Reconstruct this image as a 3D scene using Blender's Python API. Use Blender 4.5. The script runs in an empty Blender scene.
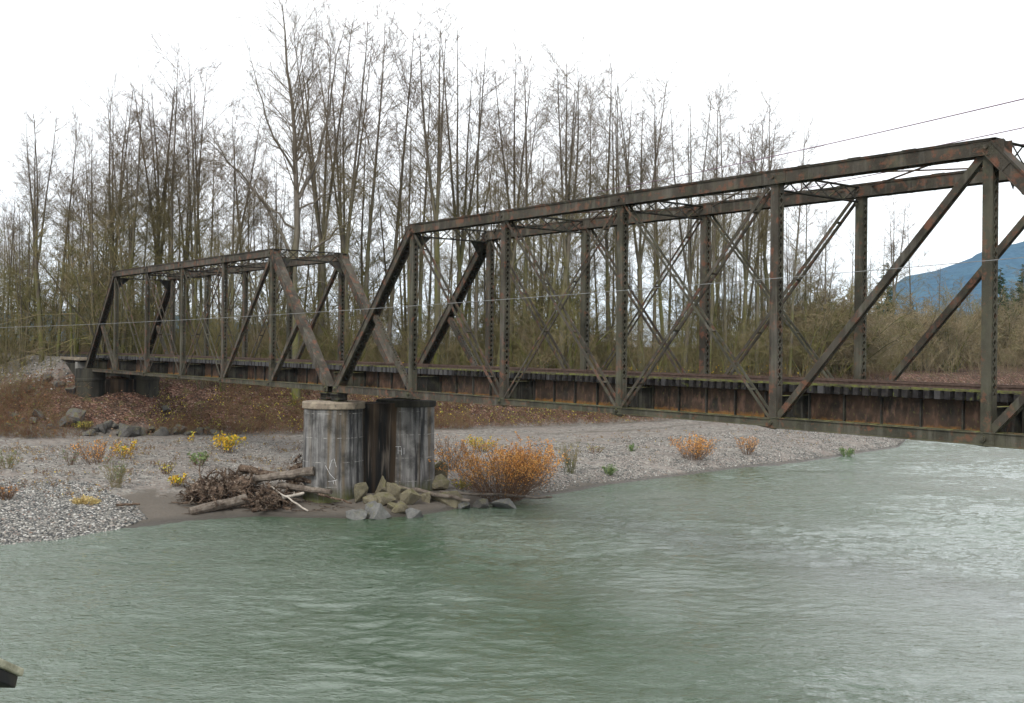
import bpy, bmesh, math, random
import numpy as np
from mathutils import Vector, Matrix, noise as mnoise
R=math.radians
scene=bpy.context.scene
# ------------------------------------------------------------------ camera
CAM=np.array([60.606,-32.7336,9.9442])
FW=np.array([-0.79091102,0.61192145,0.00345044]); RT=np.array([0.61191959,0.79084878,0.01061278]); UP=np.array([-0.00376541,-0.01050516,0.99993773])
FPX=1105.6
cd=bpy.data.cameras.new('camera'); cam=bpy.data.objects.new('camera',cd); scene.collection.objects.link(cam)
M=Matrix(((RT[0],UP[0],-FW[0],CAM[0]),(RT[1],UP[1],-FW[1],CAM[1]),(RT[2],UP[2],-FW[2],CAM[2]),(0,0,0,1)))
cam.matrix_world=M
cd.sensor_width=36; cd.lens=36*FPX/1024; cd.shift_y=-10/1024; cd.clip_start=.1; cd.clip_end=20000
scene.camera=cam
# ------------------------------------------------------------------ sky, sun, exposure
w=bpy.data.worlds.new('World'); scene.world=w; w.use_nodes=True
nt=w.node_tree; nt.nodes.clear()
o=nt.nodes.new('ShaderNodeOutputWorld'); bg=nt.nodes.new('ShaderNodeBackground'); sky=nt.nodes.new('ShaderNodeTexSky')
sky.sky_type='NISHITA'; sky.sun_disc=False; sky.sun_elevation=R(42); sky.sun_rotation=R(150)
mix=nt.nodes.new('ShaderNodeMix'); mix.data_type='RGBA'; mix.inputs['Factor'].default_value=.93
tc=nt.nodes.new('ShaderNodeTexCoord'); nz=nt.nodes.new('ShaderNodeTexNoise'); nz.inputs['Scale'].default_value=1.5; nz.inputs['Detail'].default_value=5
mp=nt.nodes.new('ShaderNodeMapping'); mp.inputs['Scale'].default_value=(1,1,3)
nt.links.new(tc.outputs['Generated'],mp.inputs[0]); nt.links.new(mp.outputs[0],nz.inputs['Vector'])
cr=nt.nodes.new('ShaderNodeValToRGB'); cr.color_ramp.elements[0].position=.3; cr.color_ramp.elements[1].position=.7
cr.color_ramp.elements[0].color=(.90,.91,.93,1); cr.color_ramp.elements[1].color=(1,1,1,1)
nt.links.new(nz.outputs[0],cr.inputs[0])
vm=nt.nodes.new('ShaderNodeVectorMath'); vm.operation='SCALE'; vm.inputs['Scale'].default_value=10.4
nt.links.new(cr.outputs[0],vm.inputs[0])
nt.links.new(sky.outputs[0],mix.inputs[6]); nt.links.new(vm.outputs[0],mix.inputs[7])
nt.links.new(mix.outputs[2],bg.inputs[0]); bg.inputs[1].default_value=.095; nt.links.new(bg.outputs[0],o.inputs[0])
sd=bpy.data.lights.new('sun','SUN'); sun=bpy.data.objects.new('sun',sd); scene.collection.objects.link(sun)
sd.energy=1.5; sd.angle=R(12); sd.color=(1,.97,.92)
sun.rotation_euler=(R(48),0,R(30))
scene.view_settings.view_transform='Standard'; scene.view_settings.look='None'; scene.view_settings.exposure=.86; scene.view_settings.gamma=1
# ------------------------------------------------------------------ helpers
rng=np.random.default_rng(7); random.seed(7)
H2=np.array([FW[0],FW[1]]); H2/=np.linalg.norm(H2); S2=np.array([-H2[1],H2[0]])*-1
def pv(px,v):            # azimuth (photo column) and distance -> ground position
    t=(px-512)/FPX
    return CAM[0]+v*(H2[0]+S2[0]*t), CAM[1]+v*(H2[1]+S2[1]*t)
def topv(X,Y):
    dx=X-CAM[0]; dy=Y-CAM[1]; v=dx*H2[0]+dy*H2[1]; s=dx*S2[0]+dy*S2[1]
    return 512+FPX*s/v, v
def tag(o,label=None,cat=None,group=None,kind=None):
    if label:o['label']=label
    if cat:o['category']=cat
    if group:o['group']=group
    if kind:o['kind']=kind
    return o
def empty(name,loc=(0,0,0),label=None,cat=None,group=None):
    o=bpy.data.objects.new(name,None); scene.collection.objects.link(o); o.location=loc
    o.empty_display_size=.3
    return tag(o,label,cat,group)
def link(name,me,parent=None,loc=None,kind=None,label=None):
    o=bpy.data.objects.new(name,me); scene.collection.objects.link(o)
    if parent: o.parent=parent
    if loc is not None:o.location=loc
    return tag(o,label,None,None,kind)
def rawmesh(name,V,F3=None,F4=None,mat=None,smooth=False):
    V=np.asarray(V,dtype=np.float32); me=bpy.data.meshes.new(name)
    n3=0 if F3 is None else len(F3); n4=0 if F4 is None else len(F4)
    me.vertices.add(len(V)); me.vertices.foreach_set('co',V.ravel())
    idx=[];
    if n3: idx.append(np.asarray(F3,dtype=np.int32).ravel())
    if n4: idx.append(np.asarray(F4,dtype=np.int32).ravel())
    idx=np.concatenate(idx); me.loops.add(len(idx)); me.loops.foreach_set('vertex_index',idx)
    tot=np.concatenate([np.full(n3,3),np.full(n4,4)]).astype(np.int32)
    st=np.concatenate([[0],np.cumsum(tot)[:-1]]).astype(np.int32)
    me.polygons.add(n3+n4); me.polygons.foreach_set('loop_start',st)
    if smooth: me.polygons.foreach_set('use_smooth',np.ones(n3+n4,dtype=bool))
    me.update(calc_edges=True); me.validate()
    if mat: me.materials.append(mat)
    return me
class MB:
    def __init__(s): s.v=[]; s.f=[]
    def box(s,c,ax,h):          # centre, three axes, half sizes
        c=np.array(c,float); n=len(s.v); a=[np.array(ax[i],float)*h[i] for i in range(3)]
        for sx in(-1,1):
            for sy in(-1,1):
                for sz in(-1,1): s.v.append(c+a[0]*sx+a[1]*sy+a[2]*sz)
        for q in((0,1,3,2),(4,6,7,5),(0,4,5,1),(2,3,7,6),(0,2,6,4),(1,5,7,3)): s.f.append([n+i for i in q])
    def abox(s,x0,x1,y0,y1,z0,z1):
        s.box(((x0+x1)/2,(y0+y1)/2,(z0+z1)/2),((1,0,0),(0,1,0),(0,0,1)),(abs(x1-x0)/2,abs(y1-y0)/2,abs(z1-z0)/2))
    def bar(s,p0,p1,wm,wn,n=(0,1,0),om=0,on=0,ext=0):   # bar between points, width wm in plane, wn along n
        p0=np.array(p0,float);p1=np.array(p1,float);a=p1-p0;L=np.linalg.norm(a);a/=L
        n=np.array(n,float);n-=a*(n@a);n/=np.linalg.norm(n);m=np.cross(a,n)
        s.box((p0+p1)/2+m*om+n*on,(a,m,n),(L/2+ext,wm/2,wn/2))
    def tube(s,pts,rad,k=8,cap=True):
        pts=[np.array(p,float) for p in pts]; n0=len(s.v)
        for i,p in enumerate(pts):
            d=pts[min(i+1,len(pts)-1)]-pts[max(i-1,0)]; d/=np.linalg.norm(d)+1e-9
            u=np.cross(d,(0.13,.2,1.)) ; u/=np.linalg.norm(u)+1e-9; w_=np.cross(d,u)
            r=rad[i] if hasattr(rad,'__len__') else rad
            for j in range(k):
                t=2*math.pi*j/k; s.v.append(p+(u*math.cos(t)+w_*math.sin(t))*r)
        for i in range(len(pts)-1):
            for j in range(k):
                a=n0+i*k+j;b=n0+i*k+(j+1)%k; s.f.append([a,b,b+k,a+k])
        if cap:
            s.f.append([n0+j for j in range(k)][::-1]); s.f.append([n0+(len(pts)-1)*k+j for j in range(k)])
    def lathe(s,cx,cy,prof,k=40,jit=0):
        n0=len(s.v)
        for (r,z) in prof:
            for j in range(k):
                t=2*math.pi*j/k; rr=r*(1+jit*math.sin(j*7.1)*math.cos(j*3.3)); s.v.append(np.array((cx+rr*math.cos(t),cy+rr*math.sin(t),z)))
        for i in range(len(prof)-1):
            for j in range(k):
                a=n0+i*k+j;b=n0+i*k+(j+1)%k; s.f.append([a,b,b+k,a+k])
        s.f.append([n0+j for j in range(k)][::-1]); s.f.append([n0+(len(prof)-1)*k+j for j in range(k)])
    def build(s,name,mat,parent=None,smooth=False,kind=None,label=None,bevel=0):
        me=bpy.data.meshes.new(name); me.from_pydata([tuple(v) for v in s.v],[],s.f)
        me.materials.append(mat)
        if smooth: me.polygons.foreach_set('use_smooth',[True]*len(me.polygons))
        me.update()
        o=link(name,me,parent,None,kind,label)
        if bevel:
            b=o.modifiers.new('b','BEVEL'); b.width=bevel; b.segments=2; b.limit_method='ANGLE'
        return o
# ------------------------------------------------------------------ materials
class NT:
    def __init__(s,name,rough=.8):
        s.m=bpy.data.materials.new(name); s.m.use_nodes=True; s.t=s.m.node_tree; s.b=s.t.nodes['Principled BSDF']; s.b.inputs['Roughness'].default_value=rough; s.b.inputs['Specular IOR Level'].default_value=.12
        s.tc=s.t.nodes.new('ShaderNodeTexCoord'); s.geo=s.t.nodes.new('ShaderNodeNewGeometry'); s.L=s.t.links
    def co(s,scale=(1,1,1),src='Object'):
        m=s.t.nodes.new('ShaderNodeMapping'); m.inputs['Scale'].default_value=scale
        s.L.new(s.geo.outputs['Position'] if src=='World' else s.tc.outputs[src],m.inputs[0]); return m.outputs[0]
    def noise(s,scale,detail=5,vec=None,rough=.6,dist=0):
        n=s.t.nodes.new('ShaderNodeTexNoise'); n.inputs['Scale'].default_value=scale; n.inputs['Detail'].default_value=detail; n.inputs['Roughness'].default_value=rough; n.inputs['Distortion'].default_value=dist
        s.L.new(vec if vec is not None else s.geo.outputs['Position'],n.inputs['Vector']); return n.outputs[0]
    def vor(s,scale,vec=None,feat='F1',out='Color'):
        n=s.t.nodes.new('ShaderNodeTexVoronoi'); n.inputs['Scale'].default_value=scale; n.feature=feat
        s.L.new(vec if vec is not None else s.geo.outputs['Position'],n.inputs['Vector']); return n.outputs[out]
    def ramp(s,fac,stops):
        r=s.t.nodes.new('ShaderNodeValToRGB'); e=r.color_ramp.elements
        while len(e)<len(stops): e.new(.5)
        for i,(p,c) in enumerate(stops):
            e[i].position=p; e[i].color=(c,c,c,1) if not hasattr(c,'__len__') else (*c,1)
        s.L.new(fac,r.inputs[0]); return r.outputs[0]
    def mix(s,fac,a,b,mode='MIX'):
        m=s.t.nodes.new('ShaderNodeMix'); m.data_type='RGBA'; m.blend_type=mode
        for i,x in ((0,fac),(6,a),(7,b)):
            if hasattr(x,'is_linked') or hasattr(x,'links'): s.L.new(x,m.inputs[i])
            elif i==0: m.inputs[0].default_value=x
            else: m.inputs[i].default_value=(*x,1)
        return m.outputs[2]
    def math(s,op,a,b=0,clamp=False):
        m=s.t.nodes.new('ShaderNodeMath'); m.operation=op; m.use_clamp=clamp
        for i,x in((0,a),(1,b)):
            if hasattr(x,'links'): s.L.new(x,m.inputs[i])
            else: m.inputs[i].default_value=x
        return m.outputs[0]
    def sep(s,v):
        n=s.t.nodes.new('ShaderNodeSeparateXYZ'); s.L.new(v,n.inputs[0]); return n.outputs
    def attr(s,name):
        n=s.t.nodes.new('ShaderNodeAttribute'); n.attribute_name=name; return n.outputs['Fac']
    def orand(s):
        n=s.t.nodes.new('ShaderNodeObjectInfo'); return n.outputs['Random']
    def out(s,col=None,rough=None,bump=None,strength=.4,dist=.05,normal=None):
        if col is not None:
            if hasattr(col,'links'): s.L.new(col,s.b.inputs['Base Color'])
            else: s.b.inputs['Base Color'].default_value=(*col,1)
        if rough is not None:
            if hasattr(rough,'links'): s.L.new(rough,s.b.inputs['Roughness'])
            else: s.b.inputs['Roughness'].default_value=rough
        if bump is not None:
            b=s.t.nodes.new('ShaderNodeBump'); b.inputs['Strength'].default_value=strength; b.inputs['Distance'].default_value=dist
            s.L.new(bump,b.inputs['Height']); s.L.new(b.outputs[0],s.b.inputs['Normal'])
        return s.m
def steel_mat(name,base,rust,moss_amt=.5,rustpos=.55):
    n=NT(name,.75)
    a=n.noise(.55,6); b=n.noise(2.6,6,None,.7); st=n.noise(3,5,n.co((1,1,.12),'World'))
    c=n.mix(n.ramp(a,[(.38,0),(.62,1)]),base,tuple(x*.5 for x in base))
    c=n.mix(n.ramp(b,[(rustpos-.02,0),(rustpos+.07,.8)]),c,rust)
    c=n.mix(n.ramp(st,[(.52,0),(.68,.3)]),c,(.16,.15,.13))
    fine=n.noise(40,3); c=n.mix(n.ramp(fine,[(.6,0),(.7,.2)]),c,(.26,.25,.22))
    c=n.mix(n.ramp(n.noise(2.1,4),[(.5,0),(.7,.4)]),c,(.08,.082,.05))
    up=n.sep(n.geo.outputs['Normal'])[2]
    mm=n.math('MULTIPLY',n.ramp(up,[(.72,0),(.95,1)]),n.ramp(n.noise(2.2,5),[(.5-.25*moss_amt,0),(.62-.1*moss_amt,1)]))
    c=n.mix(mm,c,(.16,.16,.045))
    return n.out(c,None,b,.35,.02)
steel=steel_mat('weathered_steel',(.060,.052,.041),(.12,.052,.032),.25)
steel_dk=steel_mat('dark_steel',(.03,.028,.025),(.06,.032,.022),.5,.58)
steel_gr=steel_mat('mossy_grey_steel',(.064,.06,.044),(.11,.052,.032),.7,.57)
def girder_mat():
    n=NT('rusty_girder_plate',.8)
    a=n.noise(1.1,6); b=n.noise(5,5,n.co((1,1,.35),'World'))
    c=n.mix(n.ramp(a,[(.35,0),(.65,1)]),(.058,.036,.025),(.022,.019,.016))
    c=n.mix(n.ramp(b,[(.5,0),(.68,.8)]),c,(.105,.062,.045))
    z=n.sep(n.geo.outputs['Position'])[2]
    low=n.math('ADD',n.math('MULTIPLY',z,-1.0),n.math('MULTIPLY',n.noise(3.5,5),.5))
    c=n.mix(n.ramp(n.math('ADD',low,7.83),[(.70,0),(.86,.9)]),c,(.17,.085,.025))
    c=n.mix(n.ramp(n.noise(12,4,n.co((1,1,.5),'World')),[(.6,0),(.7,.7)]),c,(.10,.095,.03))
    return n.out(c,None,b,.3,.02)
girderm=girder_mat()
def simple(name,c1,c2,scale=3,rough=.85,bs=.4,bd=.03,c3=None,stretch=(1,1,1),p=(.4,.62)):
    n=NT(name,rough); v=n.co(stretch,'World'); a=n.noise(scale,6,v)
    c=n.mix(n.ramp(a,[(p[0],0),(p[1],1)]),c1,c2)
    if c3: c=n.mix(n.ramp(n.noise(scale*2.7,5,v),[(.55,0),(.66,1)]),c,c3)
    return n.out(c,None,n.noise(scale*5,5,v),bs,bd)
tie_m=None
def mk_tie():
    n=NT('creosoted_timber',.9); r=n.orand(); a=n.noise(6,5,n.co((1,.2,1),'World'))
    c=n.mix(n.ramp(a,[(.35,0),(.7,1)]),(.012,.011,.012),(.035,.032,.03))
    c=n.mix(n.ramp(r,[(.8,0),(.97,.6)]),c,(.09,.088,.09))
    up=n.sep(n.geo.outputs['Normal'])[2]
    c=n.mix(n.math('MULTIPLY',n.ramp(up,[(.5,0),(.9,1)]),n.ramp(n.noise(5,4),[(.36,0),(.5,1)])),c,(.11,.115,.035))
    c=n.mix(n.ramp(n.noise(4,5),[(.6,0),(.7,.8)]),c,(.09,.1,.03))
    return n.out(c,None,a,.6,.02)
tie_m=mk_tie()
moss_timber=simple('mossy_timber',(.11,.115,.035),(.06,.05,.04),4,.9,.6,.02,(.05,.045,.04))
rail_m=simple('rusty_rail',(.055,.036,.028),(.09,.06,.048),6,.6)
def concrete_mat():
    n=NT('stained_concrete',.85)
    s1=n.noise(1.7,5,n.co((1,1,.035),'World'),.55); s2=n.noise(4.2,6,n.co((1,1,.09),'World'),.65); bl=n.noise(.9,6)
    z=n.sep(n.geo.outputs['Position'])[2]
    c=n.mix(n.ramp(s1,[(.40,0),(.49,.5),(.58,1)]),(.028,.028,.03),(.13,.125,.12))
    c=n.mix(n.ramp(s2,[(.45,0),(.62,.7)]),c,(.23,.225,.215))
    c=n.mix(n.ramp(n.noise(1.25,3,n.co((1,1,.03),'World')),[(.55,0),(.63,.7)]),c,(.11,.08,.045))
    c=n.mix(n.ramp(bl,[(.46,0),(.66,.8)]),c,(.028,.027,.025))
    # pour joints every 1.45 m: thin pale lines
    wv=n.t.nodes.new('ShaderNodeMath'); wv.operation='FRACT'; n.L.new(n.math('MULTIPLY',n.math('ADD',z,n.math('MULTIPLY',n.noise(2,2),.03)),.69),wv.inputs[0])
    ln=n.math('MULTIPLY',n.ramp(wv.outputs[0],[(0,0),(.955,0),(.97,1),(.985,1),(.999,0)]),n.ramp(n.noise(3,4),[(.48,0),(.6,.7)]))
    c=n.mix(ln,c,(.32,.31,.29))
    mo=n.math('MULTIPLY',n.ramp(n.math('ADD',z,n.math('MULTIPLY',bl,1.4)),[(0,1),(.5,1),(1,0)]) ,1)
    lowz=n.ramp(n.math('MULTIPLY',n.math('ADD',z,n.math('MULTIPLY',s2,1.6)),.38),[(.5,.8),(.85,0)])
    c=n.mix(lowz,c,(.075,.08,.025))
    return n.out(c,None,n.noise(14,6),.5,.03)
conc=concrete_mat()
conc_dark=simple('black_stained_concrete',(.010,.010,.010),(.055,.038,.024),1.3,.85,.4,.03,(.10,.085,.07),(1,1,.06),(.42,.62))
conc_cap=simple('pale_concrete_cap',(.26,.22,.165),(.16,.13,.10),1.4,.9,.5,.03,(.09,.085,.07))
conc_grey=simple('old_concrete',(.2,.195,.18),(.08,.08,.075),.9,.9,.5,.04,(.13,.12,.09),(1,1,.3))
conc_blk=simple('dark_abutment_concrete',(.018,.017,.015),(.05,.047,.036),.9,.9,.4,.03,(.02,.02,.02),(1,1,.15))
def bark_mat():
    n=NT('mossy_bark',.9); z=n.sep(n.tc.outputs['Object'])[2]; r=n.orand()
    v=n.co((1,1,.3)); a=n.noise(3,6,v)
    c=n.mix(n.ramp(a,[(.35,0),(.65,1)]),(.08,.068,.054),(.16,.14,.115))
    c=n.mix(n.ramp(r,[(0,0),(1,.55)]),c,(.06,.05,.04))
    k=n.math('MULTIPLY',n.ramp(n.math('MULTIPLY',z,.045),[(.15,1),(.85,0)]),n.ramp(n.noise(1.1,6,v),[(.38,0),(.58,1)]))
    k=n.math('MULTIPLY',k,n.ramp(n.math('FRACT',n.math('MULTIPLY',r,7.3)),[(.15,.35),(.6,1)]))
    c=n.mix(k,c,(.10,.105,.022))
    return n.out(c,None,a,.6,.05)
bark=bark_mat()
def twig_mat():
    n=NT('bare_twigs',.85); r=n.orand(); z=n.sep(n.tc.outputs['Object'])[2]
    c=n.mix(r,(.15,.11,.08),(.135,.11,.075))
    c=n.mix(n.ramp(n.math('MULTIPLY',z,.04),[(.25,.9),(.9,0)]),c,(.17,.16,.055))
    return n.out(c)
twig=twig_mat()
def thicket_mat(name,c1,c2,c3,sc=.25):
    n=NT(name,.9); a=n.noise(sc,4); b=n.noise(sc*5,3)
    c=n.mix(n.ramp(a,[(.4,0),(.6,1)]),c1,c2); c=n.mix(n.ramp(b,[(.48,0),(.62,1)]),c,c3)
    return n.out(c)
thick_m=thicket_mat('olive_underwood',(.165,.145,.062),(.18,.14,.085),(.09,.09,.03),.12)
thick_tan=thicket_mat('tan_brushwood',(.22,.17,.10),(.19,.155,.10),(.13,.12,.055),.08)
bramble_m=thicket_mat('brown_brambles',(.17,.10,.06),(.12,.06,.04),(.17,.14,.065),.4)
def leafm(name,a,b,c=None):
    n=NT(name,.7); v=n.vor(6,None,'F1','Color'); s=n.sep(v)[0]
    col=n.mix(n.ramp(s,[(.3,0),(.7,1)]),a,b)
    if c: col=n.mix(n.ramp(n.sep(v)[1],[(.6,0),(.7,1)]),col,c)
    return n.out(col)
yellow=leafm('yellow_leaves',(.62,.40,.03),(.5,.29,.02),(.28,.30,.05))
orange=leafm('orange_leaves',(.56,.25,.06),(.46,.19,.05),(.60,.33,.10))
greenl=leafm('green_leaves',(.09,.15,.055),(.15,.2,.075))
ygreen=leafm('yellow_green_leaves',(.30,.30,.06),(.18,.2,.05),(.45,.33,.05))
tanm=leafm('dry_grass',(.48,.38,.16),(.38,.28,.12))
evergreen=thicket_mat('evergreen_needles',(.025,.05,.022),(.045,.08,.035),(.06,.085,.03),1.2)
redst=thicket_mat('reddish_stems',(.17,.10,.06),(.13,.08,.055),(.11,.075,.05),2)
wood=simple('weathered_driftwood',(.17,.145,.12),(.07,.055,.045),2.5,.9,.7,.03,(.1,.08,.06),(1,1,1))
wood_pale=simple('pale_driftwood',(.42,.38,.33),(.28,.25,.21),4,.9)
rootm=simple('dark_roots',(.10,.07,.05),(.03,.02,.015),2.4,.95,.6,.03,(.22,.18,.14))
def rockmat(name,c1,c2,moss):
    n=NT(name,.9); r=n.orand(); a=n.noise(2.2,6)
    c=n.mix(n.ramp(a,[(.35,0),(.65,1)]),c1,c2)
    c=n.mix(n.ramp(r,[(0,0),(1,.45)]),c,tuple(x*1.35 for x in c2))
    up=n.sep(n.geo.outputs['Normal'])[2]
    c=n.mix(n.math('MULTIPLY',n.ramp(up,[(.0,0),(.6,.8)]),n.ramp(n.noise(3,5),[(.5-.1*moss,0),(.66-.05*moss,1)])),c,(.11,.105,.045))
    c=n.mix(n.ramp(n.noise(18,4),[(.55,0),(.72,.4)]),c,(.38,.36,.32))
    return n.out(c,None,n.noise(9,7),.6,.06)
rock_tan=rockmat('tan_mossy_rock',(.19,.17,.11),(.09,.078,.055),.55)
rock_grey=rockmat('grey_rock',(.17,.17,.16),(.07,.07,.068),0)
rock_dark=rockmat('dark_bank_rock',(.05,.048,.045),(.09,.085,.08),.4)
def pebble_mat():
    n=NT('river_cobbles',.75)
    a=n.t.nodes.new('ShaderNodeAttribute'); a.attribute_name='tone'
    c=n.ramp(a.outputs['Fac'],[(0,(.02,.022,.024)),(.3,(.085,.086,.082)),(.55,(.165,.16,.145)),(.8,(.24,.225,.195)),(.93,(.50,.49,.46)),(1,(.15,.085,.06))])
    c=n.mix(n.ramp(n.noise(9,4),[(.4,0),(.7,.4)]),c,(.11,.11,.11)); return n.out(c,None,n.noise(20,3),.2,.01)
pebbles=pebble_mat()
# ------------------------------------------------------------------ terrain
SH=[(-700,60),(-300,55),(-60,54.3),(0,54.1),(60,55.7),(140,59.6),(190,61.7),(260,63.4),(330,63),(370,62.8),(420,64.4),(470,68),(520,71.1),(560,74.5),(600,78.7),(650,83),(700,87.5),(750,92.5),(800,96.5),(850,104),(880,109),(900,113),(908,124),(914,150),(935,172),(1024,192),(1200,205),(1750,220)]
FT=[(-700,110),(-300,100),(0,99),(100,99),(200,101),(300,104),(440,110),(640,124),(800,150),(900,172),(1024,196),(1200,210),(1750,225)]
def interp(T,px): return np.interp(px,[a for a,b in T],[b for a,b in T])
def vnoise(x,y,s,seed=0):
    x=x*s+seed*17.3; y=y*s-seed*9.1
    return (np.sin(x*1.7+1.3*np.sin(y*1.1))*np.cos(y*1.9+1.1*np.sin(x*1.3+2))+.5*np.sin(x*3.9+2.1*np.cos(y*2.7))*np.sin(y*4.3+1.7*np.cos(x*3.1))+.25*np.sin(x*8.3+y*3.1)*np.cos(y*9.1-x*2.7))/1.75
def sm(t): t=np.clip(t,0,1); return t*t*(3-2*t)
def groundz(px,v,X,Y):
    ds=interp(SH,px); df=np.maximum(interp(FT,px),ds+3); d=v-ds
    under=-1.6*sm(-d/14)-.05*np.clip(-d,0,3)
    bar=1.45*(1-np.exp(-np.clip(d,0,None)/6.5))
    bar=bar+.10*vnoise(X,Y,.25)*sm(d/6)+.05*vnoise(X,Y,.9,2)*sm(d/3)
    z=np.where(d<0,under,bar)
    rise=4.4*sm((v-df)/13)+np.clip(v-df-13,0,None)*.004
    rise=rise+sm((v-df)/6)*(.25*vnoise(X,Y,.3,3)+.1*vnoise(X,Y,1.1,4))
    # hillside on the right, beyond the river bend
    hill=13*sm((px-930)/150)*sm((v-df-20)/110)
    z=z+np.where(v>df,rise+hill,0)
    z=z+np.where(v>700,-(v-700)*.004,0)
    # railway embankment and its end cone
    dx=np.maximum(X+56,0); dist=np.hypot(dx,Y-2.6)
    emb=8.28-.5*np.maximum(dist-3.0,0)+(.12*vnoise(X,Y,.9,5))*sm((dist-3)/2)
    emb=np.where(X<-190,-5,emb)
    z=np.where(v>ds,np.maximum(z,emb),z)
    return z
def gz(X,Y):
    px,v=topv(X,Y); return float(groundz(np.array(px),np.array(v),np.array(float(X)),np.array(float(Y))))
pxs=np.concatenate([np.arange(-900,-60,14),np.arange(-60,1120,3.5),np.arange(1120,2000,14)])
vs=np.concatenate([np.arange(20,50,3),np.arange(50,74,.35),np.arange(74,150,.8),np.arange(150,300,4),np.geomspace(300,6500,40)])
PX,VV=np.meshgrid(pxs,vs); GX,GY=pv(PX,VV); GZ=groundz(PX,VV,GX,GY)
rows,cols=PX.shape
ii=np.arange(rows*cols).reshape(rows,cols)
Q=np.stack([ii[:-1,:-1],ii[:-1,1:],ii[1:,1:],ii[1:,:-1]],-1).reshape(-1,4)
def ground_mat():
    n=NT('river_bank_ground',.95)
    z=n.sep(n.geo.outputs['Position'])[2]
    # gravel
    v1=n.vor(3.4); v2=n.vor(7.5)
    s1=n.sep(v1)[0]; s2=n.sep(v2)[1]
    g=n.ramp(s2,[(0,(.04,.04,.04)),(.3,(.11,.105,.095)),(.6,(.185,.175,.155)),(.9,(.31,.295,.265)),(1,(.17,.10,.07))])
    gr=n.ramp(s1,[(0,(.05,.05,.05)),(.5,(.165,.155,.14)),(1,(.34,.325,.29))])
    g=n.mix(.5,g,gr)
    g=n.mix(n.ramp(n.noise(.35,5),[(.42,0),(.62,.5)]),g,(.20,.17,.15))
    g=n.mix(n.ramp(n.noise(5,5),[(.6,0),(.68,.5)]),g,(.28,.14,.07))
    # sand
    sa=n.mix(n.noise(2,6),(.085,.075,.062),(.115,.10,.085)); sa=n.mix(n.ramp(n.noise(12,5),[(.55,0),(.7,.5)]),sa,(.05,.042,.034))
    c=n.mix(n.attr('sand'),g,sa)
    # leaf litter
    lv=n.vor(6.5); ls=n.sep(lv)[0]
    lf=n.ramp(ls,[(0,(.022,.015,.012)),(.45,(.085,.045,.032)),(.75,(.15,.08,.06)),(.97,(.25,.17,.13)),(1,(.30,.27,.24))])
    lf=n.mix(n.ramp(n.noise(.6,6),[(.4,0),(.62,.75)]),lf,(.045,.032,.022))
    lf=n.mix(n.ramp(n.noise(.9,5,dist=1),[(.56,0),(.66,.6)]),lf,(.09,.09,.03))
    c=n.mix(n.attr('litter'),c,lf)
    c=n.mix(n.attr('ballast'),c,n.mix(n.ramp(n.noise(1.2,5),[(.5,0),(.65,.6)]),n.mix(.4,g,(.2,.19,.175)),(.11,.085,.065)))
    # wet margin
    wet=n.ramp(n.math('ADD',z,n.math('MULTIPLY',n.noise(1.5,4),.12)),[(.12,.7),(.28,0)])
    c=n.mix(wet,c,(.045,.042,.036))
    rg=n.ramp(n.math('ADD',z,n.math('MULTIPLY',n.noise(1.5,4),.12)),[(.08,.45),(.24,.95)])
    h=n.math('ADD',n.math('MULTIPLY',n.vor(5,None,'F1','Distance'),1.0),n.math('MULTIPLY',n.noise(9,5),.6))
    h=n.math('MULTIPLY',h,n.math('SUBTRACT',1.0,n.math('MULTIPLY',n.attr('sand'),.8)))
    return n.out(c,rg,h,.9,.10)
ground_m=ground_mat()
me=rawmesh('ground',np.stack([GX,GY,GZ],-1).reshape(-1,3),None,Q,ground_m,True)
ds=interp(SH,PX); df=np.maximum(interp(FT,PX),ds+3)
nn=vnoise(GX,GY,.5,7)
sand=sm((8.5-(VV-ds)+2.5*nn)/3)*sm((PX-105)/25)*sm((470-PX)/40)
sand=np.maximum(sand,sm((3.2-(VV-ds)+1*nn)/2)*sm((PX-440)/30)*sm((640-PX)/60)*.9)
sand=np.maximum(sand,sm((1.0-np.abs(VV-ds-13-2*nn))/1.5)*sm((PX-20)/30)*sm((140-PX)/30)*.6)
sand=np.maximum(sand,sm((PX-500)/60)*sm((1.6-np.abs(VV-df+11+nn))/1.5)*.7)
sand=np.maximum(sand,sm((VV-(df-3)+1.5*nn)/3)*sm((df+2-VV)/3)*.9)
litter=sm((VV-df+1.0*nn)/3.0)
distc=np.hypot(np.maximum(GX+56,0),GY-2.6)
litter=np.maximum(litter,sm((16.2-distc+nn)/2)*(GX<-36))
ball=sm((8.6-distc+1.2*nn)/2.5)*sm((-50-GX+1.5*nn)/3)*(1-sm((GY-5)/2)*.5)
ball=np.maximum(ball*.9,sm((4.2-distc)/.6)*(GX<-50))
for nm,a in (('sand',sand),('litter',litter),('ballast',ball)):
    at=me.attributes.new(nm,'FLOAT','POINT'); at.data.foreach_set('value',np.ascontiguousarray(a.ravel(),dtype=np.float32))
link('ground',me,kind='structure')
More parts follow.
